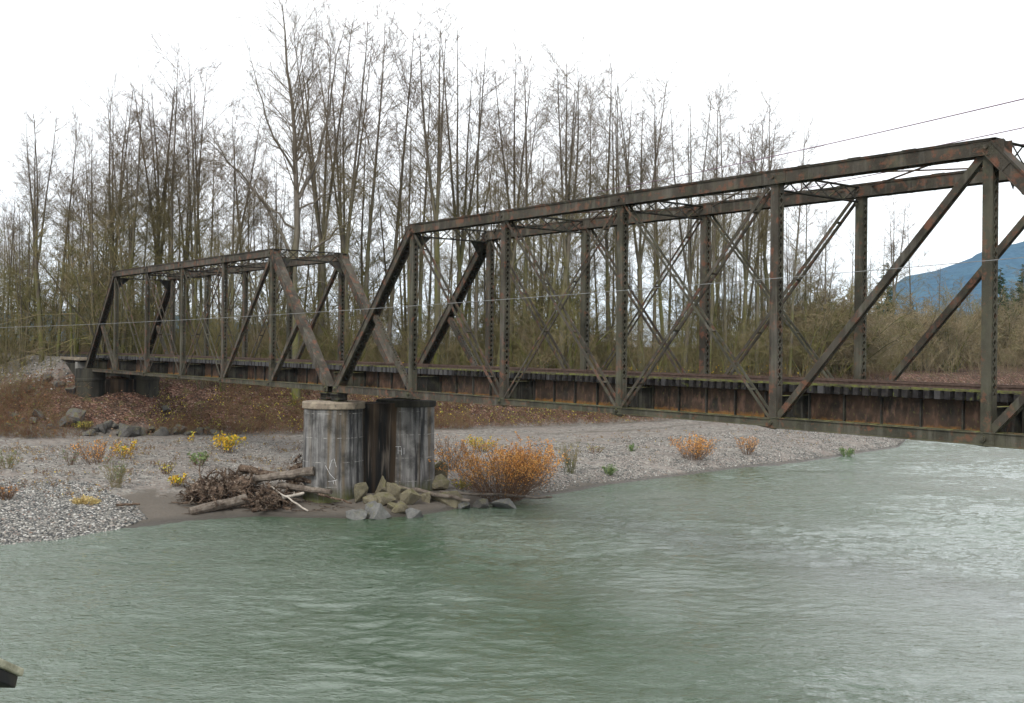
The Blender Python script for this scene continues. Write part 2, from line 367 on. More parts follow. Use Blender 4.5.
# river
def water_mat():
    n=NT('river_water',.03)
    n.b.inputs['IOR'].default_value=1.95; n.b.inputs['Specular IOR Level'].default_value=.5
    v=n.co((1,1,1),'World')
    rot=n.t.nodes.new('ShaderNodeMapping'); rot.inputs['Rotation'].default_value=(0,0,R(217.7))
    n.L.new(n.geo.outputs['Position'],rot.inputs[0]); sc_=n.t.nodes.new('ShaderNodeMapping'); sc_.inputs['Scale'].default_value=(1.0,.5,1); n.L.new(rot.outputs[0],sc_.inputs[0]); rv=sc_.outputs[0]
    big=n.noise(.10,3,rv,.5,.6)
    w1=n.noise(1.5,4,rv,.6,1.2); w2=n.noise(4,4,rv,.6,.8); w3=n.noise(8.5,3,rv,.6,.4)
    mod=n.ramp(n.noise(.055,4,rv,.55,.8),[(.38,.35),(.62,1)])
    h=n.math('ADD',n.math('MULTIPLY',w1,.5),n.math('ADD',n.math('MULTIPLY',w2,.5),n.math('MULTIPLY',w3,.24)))
    h=n.math('ADD',n.math('MULTIPLY',h,mod),n.math('MULTIPLY',big,.3))
    c=n.mix(n.ramp(big,[(.4,0),(.62,1)]),(.038,.068,.036),(.055,.084,.054))
    return n.out(c,None,h,1.0,.19)
water=water_mat()
def perlin(x,y,seed):
    g=np.random.default_rng(seed); N=256; ang=g.uniform(0,2*np.pi,(N,N)); gx=np.cos(ang); gy=np.sin(ang)
    xi=np.floor(x).astype(int); yi=np.floor(y).astype(int); fx=x-xi; fy=y-yi; u=fx*fx*fx*(fx*(fx*6-15)+10); v=fy*fy*fy*(fy*(fy*6-15)+10)
    def dt(a,b): return gx[(xi+a)%N,(yi+b)%N]*(fx-a)+gy[(xi+a)%N,(yi+b)%N]*(fy-b)
    return (dt(0,0)*(1-u)+dt(1,0)*u)*(1-v)+(dt(0,1)*(1-u)+dt(1,1)*u)*v
def waves(X,Y):
    u=X*H2[0]+Y*H2[1]; w=X*S2[0]+Y*S2[1]      # u along the view, w across it
    u2=u+.9*perlin(u*.25,w*.2,3); w2=w+1.6*perlin(u*.2+7,w*.22,4)
    h=.15*perlin(u2*.3,w2*.14,5)
    r1=perlin(u2*1.15,w2*.5,6); h=h+.065*(1-np.abs(r1)*2.4)+.045*r1
    r2=perlin(u2*2.3+3,w2*1.0,7); h=h+.03*(1-np.abs(r2)*2.2)+.02*r2
    h=h+.022*perlin(u2*4.1+1,w2*1.9,11)
    calm=np.clip(.62+1.0*perlin(u*.05+2,w*.06,8)+.5*perlin(u*.17,w*.12,12),.2,1.15)
    return (h-.10)*calm
x=np.concatenate([[-900,-500,-250,-120,-80,-50,-35],np.arange(-28,58,.16),[61,70,90,120,250,500]]); y=np.concatenate([[-500,-250,-120,-60],np.arange(-34,92,.16),[96,103,110,130,160,250,500,900]])
WX,WY=np.meshgrid(x,y); WZ=waves(WX,WY)*((WX>-28)&(WX<57.5)&(WY>-34)&(WY<91.5))
wpx,wv_=topv(WX,WY); WZ=WZ*sm((interp(SH,np.where(wv_>1,wpx,512))-wv_+1)/5+.12)
jj=np.arange(WX.size).reshape(WX.shape)
link('river',rawmesh('river',np.stack([WX,WY,WZ],-1).reshape(-1,3),None,np.stack([jj[:-1,:-1],jj[:-1,1:],jj[1:,1:],jj[1:,:-1]],-1).reshape(-1,4),water,True),kind='structure')
# far mountains
def ridge(name,pts,v,depth,mat,seed):
    px=np.arange(pts[0][0],pts[-1][0]+1,3.0); top=np.interp(px,[p[0] for p in pts],[p[1] for p in pts])
    ts=np.linspace(-1,1,41); P,T=np.meshgrid(px,ts); TP=np.tile(top,(len(ts),1))
    V=v+depth*T; X,Y=pv(P,V); hz=(345.3-TP)/FPX*v+CAM[2]
    prof=np.where(T<0,sm(1+T)*.65+.35*(1+T),1-T*.9); nz_=1+.12*vnoise(X,Y,.004*2600/v,seed)*(1-np.abs(T))+.04*vnoise(X,Y,.02*2600/v,seed+1)
    nz_=np.where(np.abs(T)<.06,1,nz_)
    Z=hz*prof*nz_-12
    k=np.arange(P.size).reshape(P.shape)
    me=rawmesh(name,np.stack([X,Y,Z],-1).reshape(-1,3),None,np.stack([k[:-1,:-1],k[:-1,1:],k[1:,1:],k[1:,:-1]],-1).reshape(-1,4),mat,True)
    return link(name,me,kind='structure')
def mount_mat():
    n=NT('haze_blue_forested_mountain',1); v=n.co((1,1,1),'World'); a=n.noise(.004,6,v); b=n.noise(.03,5,v)
    c=n.mix(n.ramp(a,[(.42,0),(.58,1)]),(.03,.075,.125),(.045,.10,.14)); c=n.mix(n.ramp(b,[(.45,0),(.6,.6)]),c,(.018,.05,.085))  # distance haze painted in: forest base colours shifted to blue, besides the haze volume
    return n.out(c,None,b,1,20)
mm=mount_mat()
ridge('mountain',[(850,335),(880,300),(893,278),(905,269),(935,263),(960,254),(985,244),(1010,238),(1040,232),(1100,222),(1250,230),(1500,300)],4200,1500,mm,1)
ridge('hill',[(-200,320),(0,315),(70,312),(92,290),(106,296),(130,315),(200,318),(330,330)],3800,900,mm,4)
# ------------------------------------------------------------------ bridge
W=5.2; CH=7.2
def laced(mb,lb,p0,p1,wm,wn,faces=(1,-1),ends=(.6,.4),pitch=None,tk=.025,single=False):
    """two channels along p0-p1 (webs facing +-Y), lacing on the in-plane faces"""
    p0=np.array(p0,float);p1=np.array(p1,float);a=p1-p0;L=np.linalg.norm(a);a/=L
    n=np.array((0,1.,0));m=np.cross(a,n)
    for s in(-1,1):
        mb.box((p0+p1)/2+n*s*(wn/2),(a,m,n),(L/2,wm/2,tk/2))
        for q in(-1,1): mb.box((p0+p1)/2+n*s*(wn/2-.045)+m*q*(wm/2-tk/2),(a,m,n),(L/2-.01,tk/2,.035))
    pitch=pitch or wn*1.05
    for q in faces:
        mb.box(p0+a*ends[0]/2+m*q*(wm/2+.006),(a,m,n),(ends[0]/2,.006,wn/2-.004)); mb.box(p1-a*ends[1]/2+m*q*(wm/2+.006),(a,m,n),(ends[1]/2,.006,wn/2-.004))
        l0=ends[0];l1=L-ends[1];N=max(2,int(round((l1-l0)/pitch)));st=(l1-l0)/N
        for i in range(N):
            s=1 if i%2 else -1
            for sg in ((1,) if single else (1,-1)):
                A=p0+a*(l0+i*st)+n*(s*sg)*(wn/2-.03)+m*q*(wm/2+.008+.006*(sg>0)); B=p0+a*(l0+(i+1)*st)-n*(s*sg)*(wn/2-.03)+m*q*(wm/2+.008+.006*(sg>0))
                lb.bar(A,B,.045,.012,n=m)
def rivets(mb,c,a,m,n,rows,cols,dx,dy,r=.022):
    for i in range(rows):
        for j in range(cols):
            p=c+a*(i-(rows-1)/2)*dx+m*(j-(cols-1)/2)*dy
            k=len(mb.v)
            for t in range(6): mb.v.append(p+(a*math.cos(t*math.pi/3)+m*math.sin(t*math.pi/3))*r)
            mb.v.append(p+n*r*.8)
            for t in range(6): mb.f.append([k+t,k+(t+1)%6,k+6])
def make_span(x0,pl,H,label,flip,zfirst):
    root=empty('truss_span',(0,0,0),label,'bridge','steel truss spans of the railway bridge')
    P=lambda k,t,f: np.array((x0+k*pl,W*f,CH+H*t))
    ex=np.array((1.,0,0));ez=np.array((0,0,1.));ey=np.array((0,1.,0))
    for f in (0,1):
        on=0
        # top chord: box with cover plate and under-lacing
        a,b=P(1,1,f),P(5,1,f)
        c=MB(); lb=MB()
        for s in(-1,1):
            c.abox(a[0]-.1,b[0]+.1,a[1]+s*.22-.02,a[1]+s*.22+.02,a[2]-.25,a[2]+.22)
            c.abox(a[0]-.1,b[0]+.1,a[1]+s*.26-.035,a[1]+s*.26+.035,a[2]-.265,a[2]-.235)
            c.abox(a[0]-.1,b[0]+.1,a[1]+s*.26-.03,a[1]+s*.26+.03,a[2]+.18,a[2]+.218)
        c.abox(a[0]-.3,b[0]+.3,a[1]-.31,a[1]+.31,a[2]+.222,a[2]+.25)
        for k in range(1,6):
            q=P(k,1,f); 
            for s in(-1,1):
                c.box(q+ey*s*.25-ez*.02,(ex,ez,ey),(.55,.2,.012)); rivets(c,q+ey*s*.262-ez*.02,ex,ez,ey*s,10,4,.1,.09)
                c.tube([q+ey*s*.25,q+ey*s*.34],.075,10)
        N=int(4*pl/.5)
        for i in range(N):
            X=a[0]+.25+i*(4*pl-.5)/N; s=1 if i%2 else -1
            lb.bar((X,a[1]-s*.24,a[2]-.275),(X+(4*pl-.5)/N,a[1]+s*.24,a[2]-.275),.05,.014,n=ez)
        # loose edge bumps of the cover plate (splice plates)
        for i in range(int(4*pl/2.1)):
            X=a[0]+1+i*2.1; c.abox(X-.25,X+.25,a[1]-.315,a[1]+.315,a[2]+.252,a[2]+.268)
        o=c.build('top_chord',steel,root); lb.build('lacing',steel_dk,o)
        # end posts
        for (k0,k1) in ((0,1),(6,5)):
            c=MB();lb=MB(); A=P(k0,0,f)+ez*.05; B=P(k1,1,f)
            sgn=1 if k0==0 else -1
            d=(B-A)/np.linalg.norm(B-A); m=np.cross(d,ey); out_=-1 if m[0]*sgn>0 else 1
            L=np.linalg.norm(B-A)
            for s in(-1,1):
                c.box((A+B)/2+ey*s*.22,(d,m,ey),(L/2+.1,.22,.018))
                for q in(-1,1): c.box((A+B)/2+ey*s*.255+m*q*.2,(d,m,ey),(L/2,.018,.035))
            c.box((A+B)/2+m*out_*.235,(d,m,ey),(L/2+.12,.013,.29))
            for s in(-1,1):
                cc=B-d*.45+ey*s*.252; c.box(cc,(d,m,ey),(.5,.2,.012)); rivets(c,cc+ey*s*.012,d,m,ey*s,8,4,.11,.1)
                cc=A+d*.55+ey*s*.252; c.box(cc,(d,m,ey),(.5,.2,.012)); rivets(c,cc+ey*s*.012,d,m,ey*s,8,4,.11,.1)
            q=-out_; N=int((L-1.6)/.36)
            c.box(A+d*.4+m*q*.23,(d,m,ey),(.4,.01,.25)); c.box(B-d*.4+m*q*.23,(d,m,ey),(.4,.01,.25))
            for i in range(N):
                st=(L-1.6)/N
                for sg in(1,-1):
                    p0=A+d*(.8+i*st)+m*q*(.238+.007*(sg>0)); p1=p0+d*st
                    lb.bar(p0+ey*.22*sg,p1-ey*.22*sg,.045,.012,n=m)
            o=c.build('end_post',steel,root); lb.build('lacing',steel_dk,o)
            # strut from middle of the end post down to the first joint
            c=MB();lb=MB(); Mid=(A+B)/2-d*.1; J=P(k1,0,f)+ez*.1
            laced(c,lb,Mid+ (J-Mid)*.03,J,.26,.26,(1,-1),(.25,.3),.2)
            o=c.build('hip_strut',steel,root); lb.build('lacing',steel_gr,o)
        # posts
        for k in range(1,6):
            c=MB();lb=MB(); A=P(k,0,f)+ez*.0;B=P(k,1,f)-ez*.24
            laced(c,lb,A,B,.34,.32,(1,-1),(1.35,.35),.27)
            rv=MB()
            for s in(-1,1): rivets(rv,A+ez*.7+ey*s*(.16+.0126),ez,ex,ey*s,9,2,.13,.16,.018)
            mat=steel_gr if (k+f)%2 else steel
            o=c.build('post',mat,root); lb.build('lacing',steel_gr,o); rv.build('rivets',mat,o)
        # bottom chord in panels
        for k in range(6):
            c=MB(); A=P(k,0,f);B=P(k+1,0,f); th=(.4,.4,.27,.27,.38,.42)[k] if zfirst else (.24,.24,.22,.22,.3,.32)[k]
            for s in(-1,1):
                c.abox(A[0]+(.0 if k else -.25),B[0]-.02+(0.25 if k==5 else 0),A[1]+s*.24-.015,A[1]+s*.24+.015,A[2]-th/2,A[2]+th/2)
                c.abox(A[0],B[0]-.02,A[1]+s*.275-.03,A[1]+s*.275+.03,A[2]-th/2-.006,A[2]-th/2+.022)
                c.abox(A[0],B[0]-.02,A[1]+s*.275-.03,A[1]+s*.275+.03,A[2]+th/2-.02,A[2]+th/2+.008)
            n_=int(pl/.9)
            for i in range(n_):
                X=A[0]+.4+i*(pl-.8)/(n_-1); c.abox(X-.09,X+.09,A[1]-.225,A[1]+.225,A[2]-th/2-.004,A[2]-th/2+.008); c.abox(X-.06,X+.06,A[1]-.225,A[1]+.225,A[2]+th/2-.012,A[2]+th/2)
            c.build('bottom_chord',steel if k<2 else steel_gr,root)
        for k in range(0,7):
            c=MB(); q=P(k,0,f)
            for s in(-1,1):
                c.box(q+ey*s*.262,(ex,ez,ey),(.34 if k%6 else .25,.19,.009)); c.tube([q+ey*s*.26,q+ey*s*.35],.09,12); c.tube([q+ey*s*.35,q+ey*s*.385],.045,8)
                rivets(c,q+ey*s*.272,ex,ez,ey*s,5,3,.13,.13,.02)
            c.build('pin_joint',steel_gr,root)
        # diagonals (pairs of bars) and counters
        def pair(k0,t0,k1,t1,wm,sep,tk,name,mat,lace=False):
            c=MB(); A=P(k0,t0,f);B=P(k1,t1,f); d=(B-A)/np.linalg.norm(B-A)
            A=A+d*.1;B=B-d*.1
            for s in(-1,1):
                c.bar(A,B,wm,tk,on=s*sep/2)
                if lace: c.bar(A,B,.02,.07,on=s*(sep/2-.03),om=wm/2-.012); c.bar(A,B,.02,.07,on=s*(sep/2-.03),om=-wm/2+.012)
            L=np.linalg.norm(B-A); nb=4 if not lace else 9
            m=np.cross(d,ey)
            for i in range(nb):
                p=A+d*L*(i+.5)/nb; c.box(p,(d,m,ey),(.09,wm/2-.01 if not lace else wm/2+.008,sep/2-.01)) if lace else c.box(p,(d,m,ey),(.05,.02,sep/2))
            c.build(name,mat,root)
        pair(1,1,2,0,.15,.36,.03,'diagonal',steel); pair(5,1,4,0,.24,.22,.03,'diagonal',steel,True)
        pair(2,1,3,0,.13,.34,.03,'diagonal',steel); pair(4,1,3,0,.14,.34,.03,'diagonal',steel)
        pair(3,1,2,0,.09,.28,.03,'counter_brace',steel); pair(3,1,4,0,.10,.30,.03,'counter_brace',steel_gr)
    # sway struts between the trusses under the top chord
    def lattice(A,B,h,name,mat,nb):
        A=np.array(A,float);B=np.array(B,float);c=MB(); d=(B-A)/np.linalg.norm(B-A); L=np.linalg.norm(B-A)
        c.bar(A,B,.02,.16,n=ex); c.bar(A,B,.09,.02,n=ex)
        dn=-ez*h; c.bar(A+dn,B+dn,.02,.16,n=ex); c.bar(A+dn,B+dn,.09,.02,n=ex)
        for i in range(nb):
            p=A+d*L*i/nb;q=A+d*L*(i+1)/nb
            c.bar(p,q+dn,.055,.02,n=ex,on=.02); c.bar(p+dn,q,.055,.02,n=ex,on=-.02)
        return c.build(name,mat,root)
    for k in (2,3,4):
        a=P(k,1,0);b=P(k,1,1); lattice(a+ey*.25+ez*.12,b-ey*.25+ez*.12,.58,'sway_strut',steel_dk,5)
    # portals at both ends
    for k,s in ((1,-1),(5,1)):
        a=P(k,1,0)+ex*s*.1;b=P(k,1,1)+ex*s*.1
        o=lattice(a+ey*.2+ez*.24,b-ey*.2+ez*.24,.62,'portal_brace',steel_dk,6)
        for (q,sy) in ((a,1),(b,-1)):
            c=MB()
            # corner gusset: triangular plate
            n0=len(c.v); x_=q[0]+s*.12
            pts=[(x_,q[1]+sy*.27,q[2]-.4),(x_,q[1]+sy*1.25,q[2]-.4),(x_+s*.35,q[1]+sy*.27,q[2]-1.35)]
            for dx in(0,.02):
                for p in pts: c.v.append(np.array(p)+ex*dx)
            c.f+= [[n0,n0+1,n0+2],[n0+3,n0+5,n0+4],[n0,n0+3,n0+4,n0+1],[n0+1,n0+4,n0+5,n0+2],[n0+2,n0+5,n0+3,n0]]
            c.build('corner_plate',steel_dk,o)
    # lateral bracing rods, top and bottom
    for k in range(1,5):
        for s in(0,1):
            c=MB(); c.bar(P(k,1,s)+ez*.05+ex*.3,P(k+1,1,1-s)+ez*.05-ex*.3,.06,.05,n=ez,on=.05*s)
            c.build('lateral_rod',steel if k%2 else girderm,root)
    for k in range(6):
        for s in(0,1):
            c=MB(); c.bar(P(k,0,s)-ez*.22,P(k+1,0,1-s)-ez*.22,.1,.02,n=ez,on=-.03*s); c.build('bottom_lateral',steel_dk,root)
    # floor beams and girders
    for k in range(7):
        c=MB(); q=P(k,0,0); X=q[0]
        c.abox(X-.012,X+.012,.3,W-.3,7.22,8.15); c.abox(X-.15,X+.15,.3,W-.3,8.15,8.18); c.abox(X-.15,X+.15,.3,W-.3,7.19,7.22)
        for y in (.9,W-.9): c.abox(X-.1,X+.1,y-.01,y+.01,7.22,8.15)
        c.build('floor_beam',steel_dk if 0<k<6 else steel_gr,root)
    for k in range(6):
        for y in (1.75,3.45):
            c=MB(); X0=x0+k*pl+.16;X1=x0+(k+1)*pl-.16
            c.abox(X0,X1,y-.01,y+.01,7.23,8.26); c.abox(X0,X1,y-.17,y+.17,8.262,8.285); c.abox(X0,X1,y-.17,y+.17,7.195,7.222)
            for dz in (8.2,7.28): c.abox(X0,X1,y-.03,y+.03,dz-.05,dz+.05)
            sts=[]
            for i in range(6):
                X=X0+.1+i*(X1-X0-.2)/5
                st=MB(); st.abox(X-.03,X+.03,y-.13,y+.13,7.225,8.258); sts.append(st)
            o=c.build('girder',girderm,root)
            for st in sts: st.build('stiffener',steel_dk,o)
    # bearings
    for k in (0,6):
        for f in (0,1):
            c=MB(); q=P(k,0,f); s=1 if k==0 else -1
            x=q[0]+s*.12
            c.abox(x-.48,x+.42,q[1]-.38,q[1]+.38,6.86,6.93); c.abox(x-.46,x+.40,q[1]-.36,q[1]+.36,6.42,6.47)
            for i in range(5):
                X=x-.36+i*.17; c.tube([(X,q[1]-.33,6.57),(X,q[1]+.33,6.57)],.07,10); c.abox(X-.02,X+.02,q[1]-.34,q[1]+.34,6.6,6.86)
            c.abox(x-.12,x+.12,q[1]-.2,q[1]+.2,6.93,7.2)
            c.build('bearing',steel_dk,root)
    return root
SP1=8.0033; SP2=8.2672; X2=1.181
make_span(-6*SP1,SP1,8.797,'smaller looking far truss span on the left, between the abutment and the concrete pier','far',False)
make_span(X2,SP2,9.05,'large near rusty truss span on the right, from the concrete pier over the river','near',True)
# greenish end block between the spans over the pier belongs to the near span's end
# railway track
tr=empty('railroad_track',(0,0,8.3),'rusty railway track on dark mossy ties, running along both truss spans onto the bank','railway track')
def topar(o,root): o.location=(-root.location[0],-root.location[1],-root.location[2]) ; return o
for y in (1.85,3.35):
    c=MB(); xa,xb=-180,51
    c.abox(xa,xb,y-.037,y+.037,8.74,8.79); c.abox(xa,xb,y-.008,y+.008,8.61,8.74); c.abox(xa,xb,y-.07,y+.07,8.59,8.612)
    topar(c.build('rail',rail_m,tr),tr)
for y in (1.36,3.84):
    c=MB(); 
    for i in range(17):
        xa=-51+i*6; c.abox(xa+.01,xa+5.98,y-.08,y+.08,8.583,8.66)
    topar(c.build('guard_timber',moss_timber,tr),tr)
rest=MB(); xs_=[]
X=50.7
while X>-52.5: xs_.append(X); X-=.40+random.uniform(-.02,.02)
for i,X in enumerate(xs_):
    wv=random.uniform(.10,.135); e=random.uniform(-.07,.07); zt=8.58-random.uniform(0,.015); y0=1.22+e; y1=3.98+random.uniform(-.07,.07); zb=8.29
    t=MB() if i<100 else rest
    t.abox(X-wv,X+wv,y0,y1,zb,zt)
    if i<100: topar(t.build('tie',tie_m,tr,bevel=.012),tr)
X=-53
while X>-150: rest.abox(X-.11,X+.11,1.3,3.9,8.25,8.5); X-=.5
topar(rest.build('distant_ties',tie_m,tr,kind='stuff'),tr)
# river pier
def pier(cx,zb,zt,r,label,capm,colm,webm,zcap=.42,arch=False,marks=False):
    root=empty('bridge_pier',(cx,2.6,zb),label,'bridge pier','concrete piers under the bridge')
    for y in (0,5.2):
        c=MB(); z0=zb-1.2; 
        c.lathe(cx,y,[(r*1.05,z0),(r*1.02,zb+1.5),(r*1.0,zb+3),(r*.985,zt-zcap)],48); topar(c.build('column',colm,root,smooth=False),root)
        c=MB(); c.lathe(cx,y,[(r*1.03,zt-zcap+.002),(r*1.05,zt-zcap+.05),(r*1.05,zt-.06),(r*1.02,zt),(.05,zt+.02)],48); topar(c.build('cap',capm if y==0 else conc_blk,root),root)
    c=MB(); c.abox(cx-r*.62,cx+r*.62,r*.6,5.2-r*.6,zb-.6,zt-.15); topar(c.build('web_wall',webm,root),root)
    return root
pr_=pier(.6,.6,6.42,1.82,'tall streaked concrete pier of two round columns standing among rocks at the river edge',conc_cap,conc,conc_dark)
c=MB(); 
def oncyl(th,z,y=0,r=1.86): return (.6+r*math.cos(th),y+r*math.sin(th),z)
for (pts) in ([(-.62,2.5),(-.55,3.0),(-.47,3.1),(-.4,2.6)],[(-.75,2.7),(-.6,2.2),(-.45,1.9)],[(-.66,1.75),(-.5,1.78),(-.36,1.85)],[(-.5,1.8),(-.48,1.6)],[(-.42,1.84),(-.40,1.5)]):
    c.tube([oncyl(t,z) for t,z in pts],.010,5)
white_paint=simple('white_spray_paint',(.7,.7,.7),(.45,.45,.45),8)
topar(c.build('graffiti',white_paint,pr_),pr_)
c=MB()
for pts in ([(-1.02,3.55),(-.72,3.57)],[(-.95,3.55),(-.96,3.1)],[(-.82,3.56),(-.82,3.1)],[(-.7,3.5),(-.7,3.05)],[(-.83,3.3),(-.7,3.3)],[(-.62,3.5),(-.62,3.1)]):
    c.tube([oncyl(t,z,5.2) for t,z in pts],.012,5)
topar(c.build('graffiti',white_paint,pr_),pr_)
pier(-47.3,4.3,6.42,1.35,'low dark concrete pier at the left end of the bridge, below the gravel embankment',conc_blk,conc_blk,conc_dark,.3)
# abutment
ab=empty('bridge_abutment',(-51,2.6,6),'grey concrete abutment with pale coping holding the railway embankment at the left end','abutment')
c=MB(); c.abox(-50.2,-49.4,-.6,5.8,3.6,7.9); topar(c.build('back_wall',conc_grey,ab,bevel=.04),ab)
c=MB(); c.abox(-54.4,-50.2,-.6,-.1,3.8,7.75); c.abox(-54.4,-50.2,5.3,5.8,3.8,7.75); topar(c.build('wing_wall',conc_blk,ab,bevel=.04),ab)
c=MB(); c.abox(-54.6,-48.4,-.75,.35,8.05,8.32); topar(c.build('coping',conc_cap,ab,bevel=.03),ab)
c=MB(); c.abox(-50.1,-48.6,-.6,5.8,7.9,8.02);
for y in (.2,1.4,2.6,3.8,5.0): c.abox(-50.0,-48.8,y-.15,y+.15,8.02,8.28)
topar(c.build('timber_cribbing',tie_m,ab),ab)
# ------------------------------------------------------------------ generic twig builder
def tubes_np(P,Rr,k=3):
    """P (n,s,3) polylines, Rr (n,s) radii -> verts, quads"""
    n,s,_=P.shape
    d=np.empty_like(P); d[:,1:-1]=P[:,2:]-P[:,:-2]; d[:,0]=P[:,1]-P[:,0]; d[:,-1]=P[:,-1]-P[:,-2]
    d/=np.linalg.norm(d,axis=2,keepdims=True)+1e-9
    ref=np.array([.31,.22,.93]); u=np.cross(d,ref); u/=np.linalg.norm(u,axis=2,keepdims=True)+1e-9; v=np.cross(d,u)
    th=np.arange(k)*2*np.pi/k
    V=P[:,:,None,:]+(u[:,:,None,:]*np.cos(th)[None,None,:,None]+v[:,:,None,:]*np.sin(th)[None,None,:,None])*Rr[:,:,None,None]
    idx=np.arange(n*s*k).reshape(n,s,k); nx=np.roll(idx,-1,axis=2)
    Qd=np.stack([idx[:,:-1],nx[:,:-1],nx[:,1:],idx[:,1:]],-1).reshape(-1,4)
    return V.reshape(-1,3),Qd
def join(parts):
    Vs=[];Fs=[];o=0
    for V,F in parts: Vs.append(V);Fs.append(F+o);o+=len(V)
    return np.concatenate(Vs),np.concatenate(Fs)
def grow(base,d,L,r0,r1,s,g,wob,up):
    """n branches: base (n,3), d (n,3) unit, L (n,)"""
    n=len(base); P=np.empty((n,s,3)); P[:,0]=base; dd=d.copy(); st=(L/(s-1))[:,None]
    for i in range(1,s):
        dd=dd+g.normal(0,wob,(n,3)); dd[:,2]+=up; dd/=np.linalg.norm(dd,axis=1,keepdims=True)
        P[:,i]=P[:,i-1]+dd*st
    t=np.linspace(0,1,s)[None,:]
    Rr=r0[:,None]*(1-t)+r1[:,None]*t
    return P,Rr
def spawn(P,Rr,per,t0,ang,lenf,g,tp=1.0,tmax=1.0,upb=0.25,ref=0):
    """children along parents"""
    n,s,_=P.shape; N=n*per
    par=np.repeat(np.arange(n),per); t=t0+(tmax-t0)*g.random(N)**tp; x=t*(s-1); i=np.minimum(x.astype(int),s-2); fr=(x-i)[:,None]
    base=P[par,i]*(1-fr)+P[par,i+1]*fr; rr=Rr[par,i]*(1-fr[:,0])+Rr[par,i+1]*fr[:,0]
    d=P[par,i+1]-P[par,i]; d/=np.linalg.norm(d,axis=1,keepdims=True)
    q=g.normal(0,1,(N,3)); q-=d*(q*d).sum(1,keepdims=True); q/=np.linalg.norm(q,axis=1,keepdims=True)
    a=np.radians(g.normal(ang,10,N))[:,None]; dn=d*np.cos(a)+q*np.sin(a); dn[:,2]+=upb; dn/=np.linalg.norm(dn,axis=1,keepdims=True)
    Lp=np.linalg.norm(P[par,-1]-P[par,0],axis=1)
    L=Lp*lenf*(1.15-.72*t)*g.uniform(.6,1.25,N)
    if ref:
        k=g.random(N)<Lp/ref; return base[k],dn[k],L[k],rr[k],t[k]
    return base,dn,L,rr,t
def make_tree(seed,Ht,kind='tall',dens=1.0):
    g=np.random.default_rng(seed)
    trunk=[]; crown=[]
    leaders=[]
    if kind=='tall':
        P,Rr=grow(np.zeros((1,3)),np.array([[g.normal(0,.03),g.normal(0,.03),1.]]),np.array([Ht]),np.array([Ht*.0078]),np.array([.02]),14,g,.013,.03)
        leaders.append((P,Rr,.38,30))
    elif kind=='lean':
        P,Rr=grow(np.zeros((1,3)),np.array([[.12,g.normal(0,.05),1.]]),np.array([Ht]),np.array([Ht*.0078]),np.array([.02]),14,g,.02,.015)
        leaders.append((P,Rr,.35,28))
    elif kind=='fork':
        hf=Ht*g.uniform(.28,.45)
        P,Rr=grow(np.zeros((1,3)),np.array([[0.,0,1.]]),np.array([hf]),np.array([Ht*.0095]),np.array([Ht*.0072]),8,g,.02,.03)
        leaders.append((P,Rr,.55,5))
        nl=g.integers(3,5); a0=g.uniform(0,6.28); 
        a=a0+np.arange(nl)*6.28/nl+g.normal(0,.3,nl); sp=g.uniform(.05,.19,nl)
        d=np.stack([np.cos(a)*sp,np.sin(a)*sp,np.ones(nl)],1); d/=np.linalg.norm(d,axis=1,keepdims=True)
        P2,R2_=grow(np.repeat(P[:,-1],nl,0),d,(Ht-hf)*g.uniform(.82,1.02,nl),np.full(nl,Ht*.0048),np.full(nl,.02),11,g,.018,.03)
        leaders.append((P2,R2_,.12,18))
    elif kind=='clump':
        nl=g.integers(3,6); a=g.uniform(0,6.28,nl); b=np.stack([np.cos(a)*.5,np.sin(a)*.5,np.zeros(nl)],1); sp=g.uniform(.03,.14,nl)
        d=np.stack([np.cos(a)*sp,np.sin(a)*sp,np.ones(nl)],1); d/=np.linalg.norm(d,axis=1,keepdims=True)
        P2,R2_=grow(b,d,Ht*g.uniform(.75,1.0,nl),np.full(nl,Ht*.0056),np.full(nl,.02),13,g,.016,.025)
        leaders.append((P2,R2_,.3,16))
    elif kind=='hero':
        # silhouette of the tallest cottonwood: limbs given as (right, height) pairs with their own depth
        G=[[(0,0),(-.3,8),(-.3,16),(-.2,22),(-.6,28),(-1.2,34),(-1.9,40)],
           [(-.2,14.2),(-2.2,18),(-4.5,21.5),(-6.5,24),(-9.5,26.5)],
           [(-.2,13.8),(2,16),(4.5,18.3),(6,20)],
           [(-.3,17.5),(-3,20),(-6,23),(-8.5,27)],
           [(0,20.5),(1.5,24),(2.6,28.5),(3.2,34),(4.2,39)],
           [(-.3,22.5),(-2,26),(-3.6,30),(-4.6,36)],
           [(-.4,25),(.6,29),(.9,34),(1.2,40)],
           [(-.2,12),(-2.5,12.8),(-5.5,12),(-8,11.6)],[(-.2,11.5),(2.4,12.3),(5,12.6)],
           [(0,19.5),(3,21),(6,21.2),(8,22.5)]]
        Rd=[.46,.19,.17,.14,.22,.15,.13,.09,.09,.1]
        for q,(pts,r) in enumerate(zip(G,Rd)):
            pts=np.array(pts,float); tt=np.linspace(0,len(pts)-1,12); xx=np.interp(tt,np.arange(len(pts)),pts[:,0]); zz=np.interp(tt,np.arange(len(pts)),pts[:,1])
            dep=(0 if q==0 else 1)*((-1)**q)*np.linspace(0,1,12)*g.uniform(1,4.5)
            px_=S2[0]*xx+H2[0]*dep; py_=S2[1]*xx+H2[1]*dep
            P=np.stack([px_,py_,zz],1)[None]; P[:,1:]+=g.normal(0,.12,(1,11,3))
            Rr=(r*(1-np.linspace(0,1,12)*.9))[None]; 
            leaders.append((P,Rr,.45 if q==0 else .2,34 if q in(0,) else 16))
